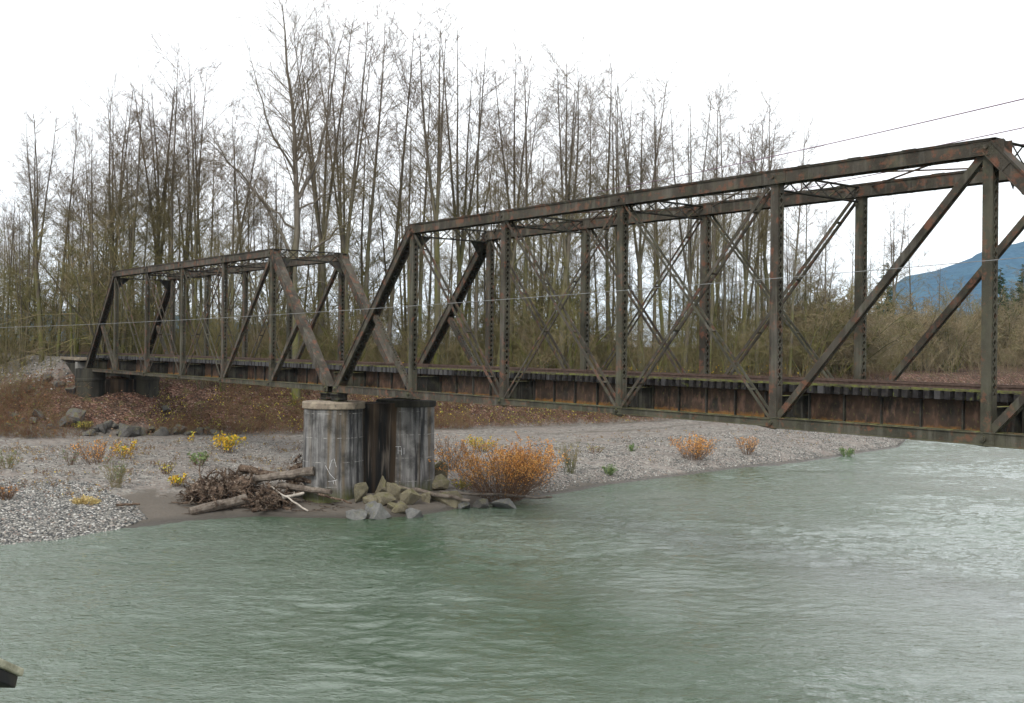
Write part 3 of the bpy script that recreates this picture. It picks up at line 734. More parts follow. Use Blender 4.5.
    for (P,Rr,t0,cnt) in leaders:
        trunk.append(tubes_np(P,Rr,6))
        cnt=max(3,int(cnt*dens))
        ang=50 if kind!='hero' else 46
        b,d,L,rr,t=spawn(P,Rr,int(cnt*1.5),t0,ang,.27 if kind!='hero' else .34,g,.95,.99,.1)
        if kind in('fork','clump'): L*=1.1
        L*=g.uniform(.45,1.2,len(L))*np.where(t<t0+.15,.8,1)
        P1,R1=grow(b,d,L,np.maximum(rr*.30,.020),np.full(len(L),.008),6,g,.07,.03); crown.append(tubes_np(P1,R1,4))
        b,d,L,rr,t=spawn(P1,R1,14,.12,38,.42,g,.9,1,.05,6.)
        P2,R2_=grow(b,d,L,np.maximum(rr*.55,.0125),np.full(len(L),.007),4,g,.08,.02); crown.append(tubes_np(P2,R2_,3))
        b,d,L,rr,t=spawn(P2,R2_,8,.1,38,.55,g,.9,1,.05,2.2)
        P3,R3=grow(b,d,L,np.full(len(L),.0095),np.full(len(L),.0055),3,g,.09,.02); crown.append(tubes_np(P3,R3,3))
    # short epicormic / dead twigs low on the trunk
    P,Rr=leaders[0][:2]; b,d,L,rr,t=spawn(P,Rr,22,.06,72,.07,g,1,.6,0)
    P1,R1=grow(b,d,L,np.full(len(L),.022),np.full(len(L),.008),4,g,.2,.0); crown.append(tubes_np(P1,R1,3))
    b,d,L,rr,t=spawn(P1,R1,4,.2,45,.5,g); P2,R2_=grow(b,d,L,np.full(len(L),.01),np.full(len(L),.006),3,g,.15,0); crown.append(tubes_np(P2,R2_,3))
    tv,tf=join(trunk); cv,cf=join(crown)
    return rawmesh('trunk',tv,None,tf,bark,True), rawmesh('crown',cv,None,cf,twig,False)
def make_bush(seed,Ht,nst,mat,spread=.45,ang=50):
    g=np.random.default_rng(seed); a=g.uniform(0,6.28,nst); l=g.uniform(.05,spread,nst)*1.3
    b=np.stack([np.cos(a)*.15,np.sin(a)*.15,np.zeros(nst)],1)*Ht*.12; d=np.stack([np.cos(a)*l,np.sin(a)*l,np.ones(nst)],1); d/=np.linalg.norm(d,axis=1,keepdims=True)
    P,Rr=grow(b,d,Ht*g.uniform(.6,1.05,nst),np.full(nst,Ht*.007),np.full(nst,.014),7,g,.14,.01); tk=tubes_np(P,Rr,4); cr=[]
    b,d,L,rr,t=spawn(P,Rr,12,.15,ang,.42,g,1,1,.08); P1,R1=grow(b,d,L,np.maximum(rr*.5,.018),np.full(len(L),.011),5,g,.2,.0); cr.append(tubes_np(P1,R1,3))
    b,d,L,rr,t=spawn(P1,R1,7,.1,48,.5,g,1,1,.08); P2,R2_=grow(b,d,L,np.full(len(L),.013),np.full(len(L),.008),4,g,.18,.0); cr.append(tubes_np(P2,R2_,3))
    b,d,L,rr,t=spawn(P2,R2_,3,.2,45,.6,g,1,1,.08); P3,R3=grow(b,d,L,np.full(len(L),.010),np.full(len(L),.006),3,g,.18,.0); cr.append(tubes_np(P3,R3,3))
    cv,cf=join(cr); return rawmesh('stems',tk[0],None,tk[1],bark,True),rawmesh('twigs',cv,None,cf,mat)
protos={}
for i in range(5): protos['tall%d'%i]=(make_tree(10+i,30,'tall'),30)
for i in range(4): protos['fork%d'%i]=(make_tree(30+i,30,'fork'),30)
for i in range(3): protos['clump%d'%i]=(make_tree(50+i,30,'clump'),30)
for i in range(2): protos['lean%d'%i]=(make_tree(70+i,30,'lean'),30)
for i in range(2): protos['slim%d'%i]=(make_tree(80+i,24,'tall',.6),24)
hero_m=make_tree(99,40,'hero')
# where a tree stands, told by what one sees in front of it
spans=[(-400,89,'left of the bridge'),(89,117,'at the far span\'s left end'),(117,183,"behind the far span's left half"),(183,274,"behind the far span's right half"),(274,331,"behind the far span's right end"),(331,414,"behind the near span's end post"),(414,505,"behind the near span's second panel"),(505,622,"behind the near span's third panel"),(622,777,"behind the near span's fourth panel"),(777,990,"behind the near span's fifth panel"),(990,2000,'right of the last bridge post')]
def place(px):
    for a,b,t in spans:
        if a<=px<b: return t
TREES=[]
front=[(6,195,'t'),(22,165,'c'),(42,108,'f'),(58,118,'t'),(74,150,'c'),(93,135,'t'),(108,78,'f'),(121,84,'t'),(134,90,'c'),(147,88,'t'),(160,74,'f'),(175,66,'t'),(190,62,'c'),(203,88,'t'),(216,112,'l'),(233,128,'t'),(247,118,'t'),(266,128,'c'),
 (320,12,'f'),(338,22,'t'),(347,26,'f'),(362,18,'t'),(386,22,'t'),(410,105,'t'),(419,72,'t'),(437,20,'f'),(463,26,'f'),(476,72,'t'),(497,92,'l'),(510,62,'f'),(523,63,'t'),(541,78,'l'),(561,60,'f'),(571,72,'t'),(585,82,'t'),(610,66,'t'),(622,60,'f'),(640,66,'f'),(655,100,'t'),(667,92,'t'),(685,88,'f'),(709,90,'t'),(726,92,'t'),(743,98,'f'),(757,120,'t'),(772,99,'f'),(790,118,'t'),(806,178,'s'),(824,205,'s')]
kinds={'t':['tall0','tall1','tall2','tall3','tall4'],'f':['fork0','fork1','fork2','fork3'],'c':['clump0','clump1','clump2'],'l':['lean0','lean1'],'s':['slim0','slim1']}
g=np.random.default_rng(5)
for px,yt,k in front: TREES.append(['front',px,g.uniform(0,9),yt,kinds[k][g.integers(len(kinds[k]))],k])
for px in (893,): TREES.append(['front',px,30,192,'fork1','f'])
for px,yt in ((912,210),(880,232),(866,248),(936,262),(848,226)): TREES.append(['front',px,g.uniform(20,40),yt,'slim%d'%g.integers(2),'s'])
# second and third rows, filling the wood
for i in range(64):
    px=-60+i*14.0+g.uniform(-5,5)
    if px>840: continue
    base=np.interp(px,[-60,0,110,200,260,330,440,560,640,760,840],[215,190,120,115,160,120,110,110,115,135,215])
    k='ttttfcls'[g.integers(8)]
    TREES.append(['second',px,g.uniform(14,34),base+g.uniform(5,75),kinds[k][g.integers(len(kinds[k]))],k])
for i in range(58):
    px=-60+i*15.5+g.uniform(-6,6)
    if px>835: continue
    base=np.interp(px,[-60,110,260,440,640,760,840],[230,190,215,190,190,205,245])
    k='tttfcs'[g.integers(6)]
    TREES.append(['third',px,g.uniform(40,80),base+g.uniform(0,60),kinds[k][g.integers(len(kinds[k]))],k])
kindword={'t':'straight','f':'forked','c':'multi-stemmed','l':'leaning','s':'slender'}
ordw=['first','second','third','fourth','fifth','sixth','seventh','eighth','ninth','tenth','eleventh','twelfth','thirteenth','fourteenth','fifteenth','sixteenth','seventeenth','eighteenth','nineteenth','twentieth']
cnt={}
TREES.sort(key=lambda t:t[1])
for t in TREES: t.append(None)
for t in TREES:
    key=(t[0],place(t[1])); cnt[key]=cnt.get(key,0)+1; t[-1]=cnt[key]
def plant_tree(px,v,yt,mesh,Hp,label,group,name='bare_tree'):
    X,Y=pv(px,v); z=gz(X,Y)-.15; top=CAM[2]+(345.3-yt)/FPX*v; s=(top-z)/Hp
    e=empty(name,(X,Y,z),label,'tree',group); a=link('trunk',mesh[0],e); b=link('crown',mesh[1],e)
    return e,s
for row,px,dv,yt,pk,k,num in TREES:
    v=float(np.interp(px,[p for p,_ in FT],[q for _,q in FT]))+12+dv
    rowt={'front':'front','second':'middle','third':'back'}[row]
    lab='%s bare tree, %s in the %s row %s'%(kindword[k],ordw[num-1],rowt,place(px))
    e,s=plant_tree(px,v,yt,protos[pk][0],protos[pk][1],lab,'bare winter trees of the riverside wood')
    wv=g.uniform(.92,1.15)*(1.0 if s>.7 else .95)
    e.scale=(s*wv,s*wv,s); e.rotation_euler=(0,0,g.uniform(0,6.28) if k!='l' else math.atan2(S2[1],S2[0]))
e,s=plant_tree(297,111,2,hero_m,40.3,'tallest bare cottonwood with long low crossing limbs, behind the right end of the far span','bare winter trees of the riverside wood')
e.scale=(s,s,s)
# evergreens on the right
def make_conifer(seed,Ht,loose=1):
    g=np.random.default_rng(seed); tr_=[];cr_=[]
    P,Rr=grow(np.zeros((1,3)),np.array([[0,0,1.]]),np.array([Ht]),np.array([Ht*.014]),np.array([.03]),8,g,.01,.02); tr_.append(tubes_np(P,Rr,6))
    n=int(150); t=.12+.87*g.random(n)**.9; b=np.stack([np.zeros(n),np.zeros(n),t*Ht],1); a=g.uniform(0,6.28,n)
    d=np.stack([np.cos(a),np.sin(a),g.normal(.0,.15,n)],1); L=Ht*.23*(1.04-t)*g.uniform(.6,1.15,n)+.3
    P1,R1=grow(b,d,L,np.full(n,.04),np.full(n,.01),5,g,.06,-.04); tr_.append(tubes_np(P1,R1,3))
    per=42; bb,dn,L2,rr,tt=spawn(P1,R1,per,.1,50,.33,g,1,1,-.1)
    N=len(bb); L2=np.clip(L2,.15,.9); side=np.cross(dn,g.normal(0,1,(N,3))); side/=np.linalg.norm(side,axis=1,keepdims=True)
    w_=L2[:,None]*.28; V=np.stack([bb-side*w_*.6,bb+side*w_*.6,bb+dn*L2[:,None]+side*w_*.2,bb+dn*L2[:,None]-side*w_*.2],1).reshape(-1,3)
    F=np.arange(N*4).reshape(-1,4)
    tv,tf=join(tr_); return rawmesh('trunk',tv,None,tf,bark,True),rawmesh('crown',V,None,F,evergreen)
con=[make_conifer(1,18),make_conifer(2,18)]
CON=[(1000,262,'dark pointed evergreen left of the others on the right hillside'),(1012,283,'shorter evergreen close behind the last visible bridge post'),(1023,258,'tall evergreen cut by the right edge of the photo'),(1040,266,'evergreen just beyond the right edge'),(885,258,'small dark evergreen below the lone bare tree right of the wood'),(876,285,'low evergreen at the foot of the lone bare tree'),(979,308,'dark low evergreen in front of the blue mountain'),(965,316,'rounded low evergreen left of the hillside evergreens')]
for i,(px,yt,lab) in enumerate(CON):
    v=300 if px>950 else 235
    X,Y=pv(px,v+i*4); z=gz(X,Y)-.3; top=CAM[2]+(345.3-yt)/FPX*(v+i*4); m_=con[i%2]
    if px==1040: continue
    e=empty('evergreen_tree',(X,Y,z),lab,'tree','evergreens on the far hillside'); link('trunk',m_[0],e); link('crown',m_[1],e)
    s=(top-z)/18; e.scale=(s*1.1,s*1.1,s); e.rotation_euler=(0,0,i*1.3)
# mossy understorey trees in the wood, bushes on the low ground to the right
und=[make_bush(200+i,10,5,thick_m,.5) for i in range(4)]; bsh=[make_bush(220+i,7,11,thick_tan,.7) for i in range(4)]
def row_of(protos_,n,px0,px1,d0,d1,h0,h1,name,cat,what,group,seed):
    g=np.random.default_rng(seed); L=sorted((g.uniform(px0,px1),g.uniform(d0,d1)) for _ in range(n)); c={}
    for px,dv in L:
        v=float(np.interp(px,[p for p,_ in FT],[q for _,q in FT]))+dv; X,Y=pv(px,v); h=g.uniform(h0,h1); rw='near' if dv<(d0+d1)/2 else 'far'
        k=(rw,place(px)); c[k]=c.get(k,0)+1
        e=empty(name,(X,Y,gz(X,Y)-.1),'%s, %s of the %s ones %s'%(what,ordw[min(c[k],20)-1],rw,place(px)),cat,group)
        m_=protos_[g.integers(len(protos_))]; link('stems',m_[0],e); link('twigs',m_[1],e); q=h/(10 if protos_ is und else 7); e.scale=(q*g.uniform(.9,1.3),)*2+(q,); e.rotation_euler=(0,0,g.uniform(0,6.28))
row_of(und,100,-110,850,8,50,7,19,'understorey_tree','small tree','low mossy bare tree','low understorey trees of the wood',31)
row_of(bsh,105,795,1110,8,170,8,18,'bare_bush','bush','tan leafless bush','leafless bushes right of the wood',32)
# ------------------------------------------------------------------ undergrowth
def thicket(name,pts,hts,mat,seed,per=9,r=.02,twl=.28,lean=.18,parent=None,kind='stuff',ang=40,sides=3,rt=.009):
    g=np.random.default_rng(seed); n=len(pts); a=g.uniform(0,6.28,n); l=np.abs(g.normal(0,lean,n))
    d=np.stack([np.cos(a)*l,np.sin(a)*l,np.ones(n)],1); d/=np.linalg.norm(d,axis=1,keepdims=True)
    P,Rr=grow(np.asarray(pts,float),d,hts,np.full(n,r),np.full(n,r*.4),5,g,.2,.0); A=[tubes_np(P,Rr,3)]
    b,dn,L,rr,t=spawn(P,Rr,per,.15,ang,twl,g,1,1,.25); P2,R2_=grow(b,dn,L,np.full(len(L),rt*1.2),np.full(len(L),rt*.7),3,g,.15,.03); A.append(tubes_np(P2,R2_,3))
    b,dn,L,rr,t=spawn(P2,R2_,2,.3,40,.5,g,1,1,.2); P3,R3=grow(b,dn,L,np.full(len(L),rt),np.full(len(L),rt*.5),2,g,.15,.0)
    A.append(tubes_np(P3,R3,3))
    V,F=join(A); return link(name,rawmesh(name,V,None,F,mat),parent,None,kind)
def scatter(n,px0,px1,v0,v1,g,rel=True,pw=1.0):
    px=g.uniform(px0,px1,n); vv=g.random(n)**pw*(v1-v0)+v0
    v=(interp(FT,px)+vv) if rel else vv
    X,Y=pv(px,v); Z=groundz(px,v,X,Y)-.05
    return np.stack([X,Y,Z],1),px,v
g=np.random.default_rng(21)
def clumpy(p,s,seed,thr): return vnoise(p[:,0],p[:,1],s,seed)>thr
p,px,v=scatter(14000,-140,900,9,80,g,True,.9)
p=p[(np.hypot(np.maximum(p[:,0]+56,0),p[:,1]-2.6)>4.5)]
h=(1.5+9*g.random(len(p))**1.7)*(1+.75*vnoise(p[:,0],p[:,1],.13,1)); o=thicket('undergrowth',p,h,thick_m,3,9,.018,.32,.35,None,'stuff',50)
tag(o,'olive and tan mass of leafless underwood filling the wood behind the bridge','undergrowth')
p,px,v=scatter(5200,800,1330,6,150,g,True,.9)
h=g.uniform(3,9,len(p))*(1+.6*vnoise(p[:,0],p[:,1],.12,2))*np.interp(px,[800,860,940,1020,1100],[1.3,1.4,1.2,1.1,1.1]); o=thicket('brushwood',p,h,thick_tan,4,9,.026,.34,.4,None,'stuff',40,3,.016)
tag(o,'tan leafless brush covering the low ground and hillside right of the wood','brushwood')
# brambles on the bank below the bridge
p,px,v=scatter(2600,150,470,-1.0,12,g); p=p[np.hypot(np.maximum(p[:,0]+56,0),p[:,1]-2.6)>15]
o=thicket('brambles',p,g.uniform(.5,1.7,len(p)),bramble_m,5,7,.012,.5,.7,None,'stuff',60); tag(o,'brown leafless brambles on the bank between the abutment and the tall pier','brambles')
p,px,v=scatter(2200,430,900,-.5,12,g)
o=thicket('bank_scrub',p,g.uniform(.5,1.6,len(p)),bramble_m,6,7,.012,.5,.7,None,'stuff',60); tag(o,'reddish brown scrub on the bank beyond the gravel bar, right of the tall pier','scrub')
p,px,v=scatter(3000,-160,100,-3.5,6.5,g); k=g.random(len(p))<np.interp(px,[-160,20,60,100],[1,1,.35,.02]); p=p[k]; 
o=thicket('bank_brambles',p,g.uniform(.5,2.3,len(p))*(1+.4*vnoise(p[:,0],p[:,1],.5,3)),bramble_m,7,7,.012,.45,.8,None,'stuff',60); tag(o,'russet brambles on the embankment slope at the left edge','brambles')
def leaves(name,pts,size,mat,seed,parent=None,kind=None,flat=0):
    g=np.random.default_rng(seed); n=len(pts); a=g.normal(0,1,(n,3)); a[:,2]*=(1-flat); a/=np.linalg.norm(a,axis=1,keepdims=True); b=np.cross(a,g.normal(0,1,(n,3))); b/=np.linalg.norm(b,axis=1,keepdims=True)
    s=(size*g.uniform(.5,1.3,n))[:,None]; p=np.asarray(pts)
    V=np.stack([p-a*s,p-b*s*.6,p+a*s,p+b*s*.6],1).reshape(-1,3)
    return link(name,rawmesh(name,V,None,np.arange(n*4).reshape(-1,4),mat),parent,None,kind)
# scattered leaves on scrub
def cloud(n,px0,px1,v0,v1,h0,h1,g,thr=-.2,seed=3):
    p,px,v=scatter(n,px0,px1,v0,v1,g); k=vnoise(p[:,0],p[:,1],.55,seed)>thr; p=p[k]; p[:,2]+=g.uniform(h0,h1,len(p)); return p
o=leaves('bank_leaves',cloud(2600,425,640,-.5,11,.2,1.6,g,.05),.10,ygreen,1,None,'stuff'); tag(o,'yellow green leaves lingering on the scrub behind the tall pier','leaves')
o=leaves('bramble_leaves',cloud(3600,150,430,-.5,11,.2,1.5,g,.0,5),.08,ygreen,2,None,'stuff'); tag(o,'sparse green leaves on the brambles under the far span','leaves')
o=leaves('fallen_leaves',cloud(5000,-100,900,0,9,.02,.35,g,-.6,6),.09,leafm('russet_leaves',(.2,.1,.06),(.11,.05,.03),(.28,.19,.12)),3,None,'stuff'); tag(o,'russet fallen leaves lying over the river bank','leaves')
pp=cloud(2600,-100,60,-3,8,.1,1.6,g,-.1,8); o=leaves('russet_bramble_leaves',pp,.09,leafm('russet_leaves_b',(.26,.12,.06),(.17,.08,.045),(.12,.15,.04)),4,None,'stuff'); tag(o,'russet leaves on the brambles at the left edge','leaves')
# moss clumps / ivy on trunks low: yellow leaves hanging in the wood edge
pp,px,v=scatter(700,380,820,8,14,g); pp[:,2]+=g.uniform(.4,2.2,len(pp)); o=leaves('last_autumn_leaves',pp,.10,yellow,5,None,'stuff'); tag(o,'sprinkling of last yellow leaves at the edge of the wood above the rails','leaves')
# ------------------------------------------------------------------ gravel stones
ico=bmesh.new(); bmesh.ops.create_icosphere(ico,subdivisions=1,radius=1); IV=np.array([v.co[:] for v in ico.verts]); ico.faces.ensure_lookup_table(); IF=np.array([[v.index for v in f.verts] for f in ico.faces]); ico.free()
def stones(name,p,size,seed,label,cat):
    g=np.random.default_rng(seed); n=len(p); sx=size*g.uniform(.6,1.4,n); sy=sx*g.uniform(.6,1,n); sz=sx*g.uniform(.35,.65,n); a=g.uniform(0,6.28,n)
    V=IV[None]*np.stack([sx,sy,sz],1)[:,None,:]; V=V*(1+g.normal(0,.10,(n,len(IV),1)))
    x=V[:,:,0]*np.cos(a)[:,None]-V[:,:,1]*np.sin(a)[:,None]; y=V[:,:,0]*np.sin(a)[:,None]+V[:,:,1]*np.cos(a)[:,None]; V=np.stack([x,y,V[:,:,2]],-1)+p[:,None,:]
    F=(IF[None]+(np.arange(n)*len(IV))[:,None,None]).reshape(-1,3)
    me=rawmesh(name,V.reshape(-1,3),F,None,pebbles,True); at=me.attributes.new('tone','FLOAT','POINT'); at.data.foreach_set('value',np.repeat(g.random(n),len(IV)).astype(np.float32))
    return tag(link(name,me,None,None,'stuff'),label,cat)
def shore(n,px0,px1,d0,d1,g,pw=1.0):
    px=g.uniform(px0,px1,n); v=interp(SH,px)+d0+(d1-d0)*g.random(n)**pw; X,Y=pv(px,v); Z=groundz(px,v,X,Y); return np.stack([X,Y,Z],1),px,v
p,px,v=shore(26000,-80,150,-.8,13,g,.9); lim=np.interp(px,[-80,60,110,150],[13,13,8.0,1.0]); k=(v-interp(SH,px)>np.interp(px,[-80,110,150],[-.8,-.4,.8]))&(v-interp(SH,px)<lim*(1+.15*vnoise(p[:,0],p[:,1],.6,2)))
stones('cobbles',p[k],.078,1,'grey and white river cobbles along the left shore','cobbles')
p,px,v=shore(12000,-80,330,8,34,g); k=vnoise(p[:,0],p[:,1],.3,4)>-.35; stones('gravel',p[k],.055,2,'fine grey gravel spread over the left part of the bar','gravel')
p,px,v=shore(26000,480,905,.6,22,g,1.3); k=vnoise(p[:,0],p[:,1],.35,6)>-.3; p=p[k]; stones('bar_gravel',p,.06,3,'grey river stones covering the gravel bar right of the tall pier','gravel')
# gravel/rock spill on the embankment beside the abutment
n=1300; X=g.uniform(-66,-49,n); Y=g.uniform(-12,-.9,n); Z=np.array([gz(a,b) for a,b in zip(X,Y)]); stones('ballast_spill',np.stack([X,Y,Z],1),.13,4,'pale broken stone spilled down the embankment beside the abutment','broken stone')
# ------------------------------------------------------------------ boulders
def hitv(px,yb):
    v=40.
    while v<200:
        X,Y=pv(px,v)
        if CAM[2]-(yb-345.3)/FPX*v<=max(gz(X,Y),-.05): return v
        v+=.15
    return v
def boulder(px,v,w_,h_,mat,label,group,seed,sink=.25,name='boulder',zoff=0,tilt=0):
    g=np.random.default_rng(seed); bm=bmesh.new()
    for i in range(12):
        q=g.normal(0,1,3); q/=np.linalg.norm(q); q=np.sign(q)*np.abs(q)**.7
        bm.verts.new((q[0]*w_/2*g.uniform(.85,1.1),q[1]*w_*.42*g.uniform(.85,1.1),q[2]*h_/2*g.uniform(.85,1.1)))
    r=bmesh.ops.convex_hull(bm,input=bm.verts)
    bmesh.ops.delete(bm,geom=[v_ for v_ in bm.verts if not v_.link_faces],context='VERTS')
    bmesh.ops.bevel(bm,geom=bm.edges[:],offset=min(w_,h_)*.025,segments=2,affect='EDGES',profile=.6)
    bmesh.ops.triangulate(bm,faces=bm.faces[:]); bmesh.ops.subdivide_edges(bm,edges=[e for e in bm.edges if e.calc_length()>w_*.18],cuts=1)
    for v_ in bm.verts:
        v_.co+=v_.normal*(mnoise.noise(v_.co*(3/w_)+Vector((seed,0,0)))*w_*.06)
    me=bpy.data.meshes.new(name); bm.to_mesh(me); bm.free(); me.materials.append(mat)
    X,Y=pv(px,v); z=gz(X,Y)
    o=link(name,me,None,(X,Y,z+h_*(.5-sink)+zoff)); o.rotation_euler=(g.uniform(-.3,.3),tilt,g.uniform(0,6.28)); return tag(o,label,'boulder',group)
# px, y_base, width px, height px
def vz(yb,z=.4): return (CAM[2]-z)/(yb-345.3)*FPX
RK=[(346,499,21,13,'t','flat pale mossy boulder, leftmost at the foot of the tall pier'),(360,503,17,16,'t','upright tan boulder second from left below the pier columns'),(381,497,17,16,'t','blocky mossy boulder under the recess between the pier columns'),(397,500,21,14,'t','tilted buff boulder in the middle of the pile below the pier'),(398,490,13,10,'t','small grey tan boulder touching the pier wall between the columns'),(412,486,17,11,'t','rounded mossy boulder at the foot of the right pier column'),(423,486,14,12,'t','narrow pointed boulder leaning on the right pier column'),(437,489,22,12,'t','broad mossy boulder just right of the pier'),(443,481,13,16,'t','tall grey boulder standing right of the pier column'),(388,506,19,10,'t','low mossy boulder in the centre of the pile below the pier'),(412,506,17,13,'t','brownish boulder at the lower right of the pile'),(398,511,16,7,'t','flat tan boulder just above the water in the pile'),(378,518,27,12,'g','large pale grey flat boulder at the water edge below the pier'),(358,520,20,8,'g','rough grey rubble boulder half in the water, left of the flat grey one'),(416,519,17,8,'g','pale boulder at the water edge right of the flat grey one'),(402,513,18,9,'t','wide tan slab between the grey waterline boulders'),(448,505,26,11,'t','mossy hump of rock in the sand below the driftwood pole'),(507,508,22,10,'g','light grey rock at the water below the orange shrub'),(466,509,12,5,'g','low dark wet rock left of the orange shrub roots'),(429,503,11,8,'t','small brown rock beside the end of the pile'),(372,506,12,8,'t','small mossy rock wedged behind the upright tan boulder'),(484,508,16,7,'d','dark root-stained rock under the orange shrub')]
for i,(px,yb,wp,hp,k,lab) in enumerate(RK):
    v=hitv(px,yb)
    boulder(px,v,wp*v/FPX*1.3,hp*v/FPX*1.75,{'t':rock_tan,'g':rock_grey,'d':rock_dark}[k],lab,'riprap boulders at the tall pier',100+i)
BK=[(8,12),(22,9),(40,14),(52,10),(66,17),(78,22),(90,13),(103,15),(117,12),(129,26),(141,15),(152,11),(161,17),(172,13),(181,17),(190,10),(199,12),(86,15),(72,12),(60,11),(15,13),(30,11),(35,9),(47,13),(84,11),(97,10),(110,12),(123,11),(136,13),(147,10),(166,10),(176,11),(206,10),(214,12)]
whr=[(-200,40,'at the far left edge'),(40,85,'below the gravel spill'),(85,125,'below the low dark pier'),(125,160,'below the leaf-covered slope'),(160,400,'right of the leaf-covered slope')]
cn={}
for i,(px,wp) in sorted(enumerate(BK),key=lambda q:q[1][0]):
    up_=17<=i<20 or i in (21,23,24,30); v=interp(FT,px)+(1.2+(i%3)*.9)+(4.5 if up_ else -1.8); h_=wp*v/FPX*1.05
    wt=[t for a,b,t in whr if a<=px<b][0]; key=(wt,up_); cn[key]=cn.get(key,0)+1
    boulder(px,float(v),h_*1.1,h_*.85,rock_dark,'dark %s at the bank foot, %s from left %s'%('upper rock' if up_ else 'rock',ordw[cn[key]-1],wt),'dark rocks at the foot of the bank',300+i,.3,'rock')
# ------------------------------------------------------------------ driftwood
def P3(px,y,v): # point at photo position (column,row) and distance v along the view
    d=FW+RT*(px-512)/FPX-UP*(y-341.5)/FPX; return CAM+d*v
def logobj(px0,y0,v0,px1,y1,v1,r0,r1,mat,label,seed,name='driftwood_log',group='driftwood logs by the tall pier'):
    g=np.random.default_rng(seed); A=P3(px0,y0,v0);B=P3(px1,y1,v1)
    for q in (A,B): q[2]=max(q[2],gz(q[0],q[1])+.08)
    n=9; t=np.linspace(0,1,n)[:,None]; P=A*(1-t)+B*t; C0=P[0].copy(); L=np.linalg.norm(B-A); P[1:-1]+=g.normal(0,L*.008,(n-2,3))
    c=MB(); rr=[(r0*(1-i/(n-1))+r1*i/(n-1))*g.uniform(.92,1.08) for i in range(n)]; c.tube([p-C0 for p in P],rr,10)
    for i in range(2):
        k=g.integers(2,n-2); q=P[k]-C0; dd=g.normal(0,1,3); dd[2]=abs(dd[2]); dd/=np.linalg.norm(dd); c.tube([q,q+dd*r0*2.2],[r0*.35,r0*.2],6)
    o=c.build(name,mat,None,smooth=False); o.location=C0; return tag(o,label,'driftwood',group)
logobj(190,512,62.6,246,499,64.6,.25,.30,wood,'thick smooth grey log on the sand at the lower left of the root pile',1)
logobj(228,483,66.8,314,471,65.6,.16,.30,wood,'long upper log lying across the root pile towards the pier',2)
logobj(280,485,66.5,331,492,64.6,.2,.16,wood,'lower log pointing at the foot of the pier from the root pile',3)
logobj(268,485,65,308,511,63.9,.045,.05,wood_pale,'thin pale bleached branch slanting down in front of the root pile',4,'driftwood_branch')
logobj(278,499,64.6,304,493,65.4,.10,.08,wood_pale,'short pale log under the lower log by the pier',5)
logobj(398,487,67.4,470,501,67,.15,.10,wood,'long dark pole lying on the rocks right of the pier',6)
logobj(440,492,67.6,552,497,70.3,.10,.07,wood,'long thin pole lying along the water edge under the orange shrub',7)
logobj(185,498,64.8,262,478,66.8,.2,.24,rootm,'dark rotten log slanting up through the left half of the root pile',11)
logobj(240,468,67.8,312,482,66.0,.22,.14,rootm,'dark log at the back of the pile sloping down to the pier',12)
logobj(196,487,66.4,250,470,68.2,.13,.17,wood,'grey broken stick log poking up at the back left of the pile',13)
logobj(252,512,63.9,300,493,65.6,.13,.11,rootm,'dark short log propped under the shaggy roots on the sand',14)
logobj(318,494,64.8,352,503,64.2,.08,.05,rootm,'thin dark stick between the pier foot and the first boulders',15,'driftwood_stick')
logobj(116,505,61.7,140,504,62.2,.09,.05,rootm,'small dark stick lying on the sand left of the root pile',8,'driftwood_stick')
def rootwad(px,y,v,w_,h_,label,seed,n=150,mat=rootm):
    g=np.random.default_rng(seed); C=P3(px,y,v); X,Y=C[0],C[1]; z=gz(X,Y); C=np.array([X,Y,z])
    w_*=1.15; ell=np.array([w_/2,w_*.36,h_])
    A=[]
    b=g.normal(0,.33,(n,3))*ell; b[:,2]=np.abs(b[:,2])+.05; d=g.normal(0,1,(n,3))+b/ell*.9; d/=np.linalg.norm(d,axis=1,keepdims=True)
    L=g.uniform(.3,1.15,n)*min(w_,h_*2)*.48; r=g.uniform(.03,.11,n)
    P,Rr=grow(b,d,L,r,r*.3,7,g,.30,-.03); P[:,:,2]=np.maximum(P[:,:,2],.03); A.append(tubes_np(P,Rr,5))
    bb,dn,L2,rr,t=spawn(P,Rr,9,.1,60,.6,g,1,1,0); P2,R2_=grow(bb,dn,L2,np.maximum(rr*.45,.014),np.full(len(L2),.008),5,g,.36,-.04); P2[:,:,2]=np.maximum(P2[:,:,2],.03); A.append(tubes_np(P2,R2_,3))
    V,F=join(A)
    e=empty('root_wad',tuple(C),label,'driftwood','tangled root wads beside the tall pier'); link('roots',rawmesh('roots',V,None,F,mat,True),e)
    # soil core holding the roots
    bm=bmesh.new(); bmesh.ops.create_icosphere(bm,subdivisions=4,radius=1)
    for q in bm.verts:
        nn_=1+.35*mnoise.noise(q.co*2.2+Vector((seed,0,0)))+.22*mnoise.noise(q.co*6); q.co=Vector((q.co.x*ell[0]*.62*nn_,q.co.y*ell[1]*.62*nn_,q.co.z*ell[2]*.5*nn_+ell[2]*.36))
    me=bpy.data.meshes.new('soil_core'); bm.to_mesh(me); bm.free(); me.materials.append(mat); link('soil_core',me,e)
    return e
rootwad(206,498,65.2,3.6,1.35,'broad tangled root wad at the left of the driftwood pile, nearest the yellow leaves',1,170)
rootwad(240,488,66.4,2.8,1.35,'middle tangle of roots behind the thick smooth log',2,120)
rootwad(268,500,64.9,2.8,1.15,'shaggy root mass under the crossing logs, beside the pier',3,150)
rootwad(298,481,68.3,1.9,1.95,'dark upright root clump rising behind the logs against the pier',4,90)
rootwad(232,480,67.5,2.6,1.3,'low heap of roots at the back of the driftwood pile',5,80)
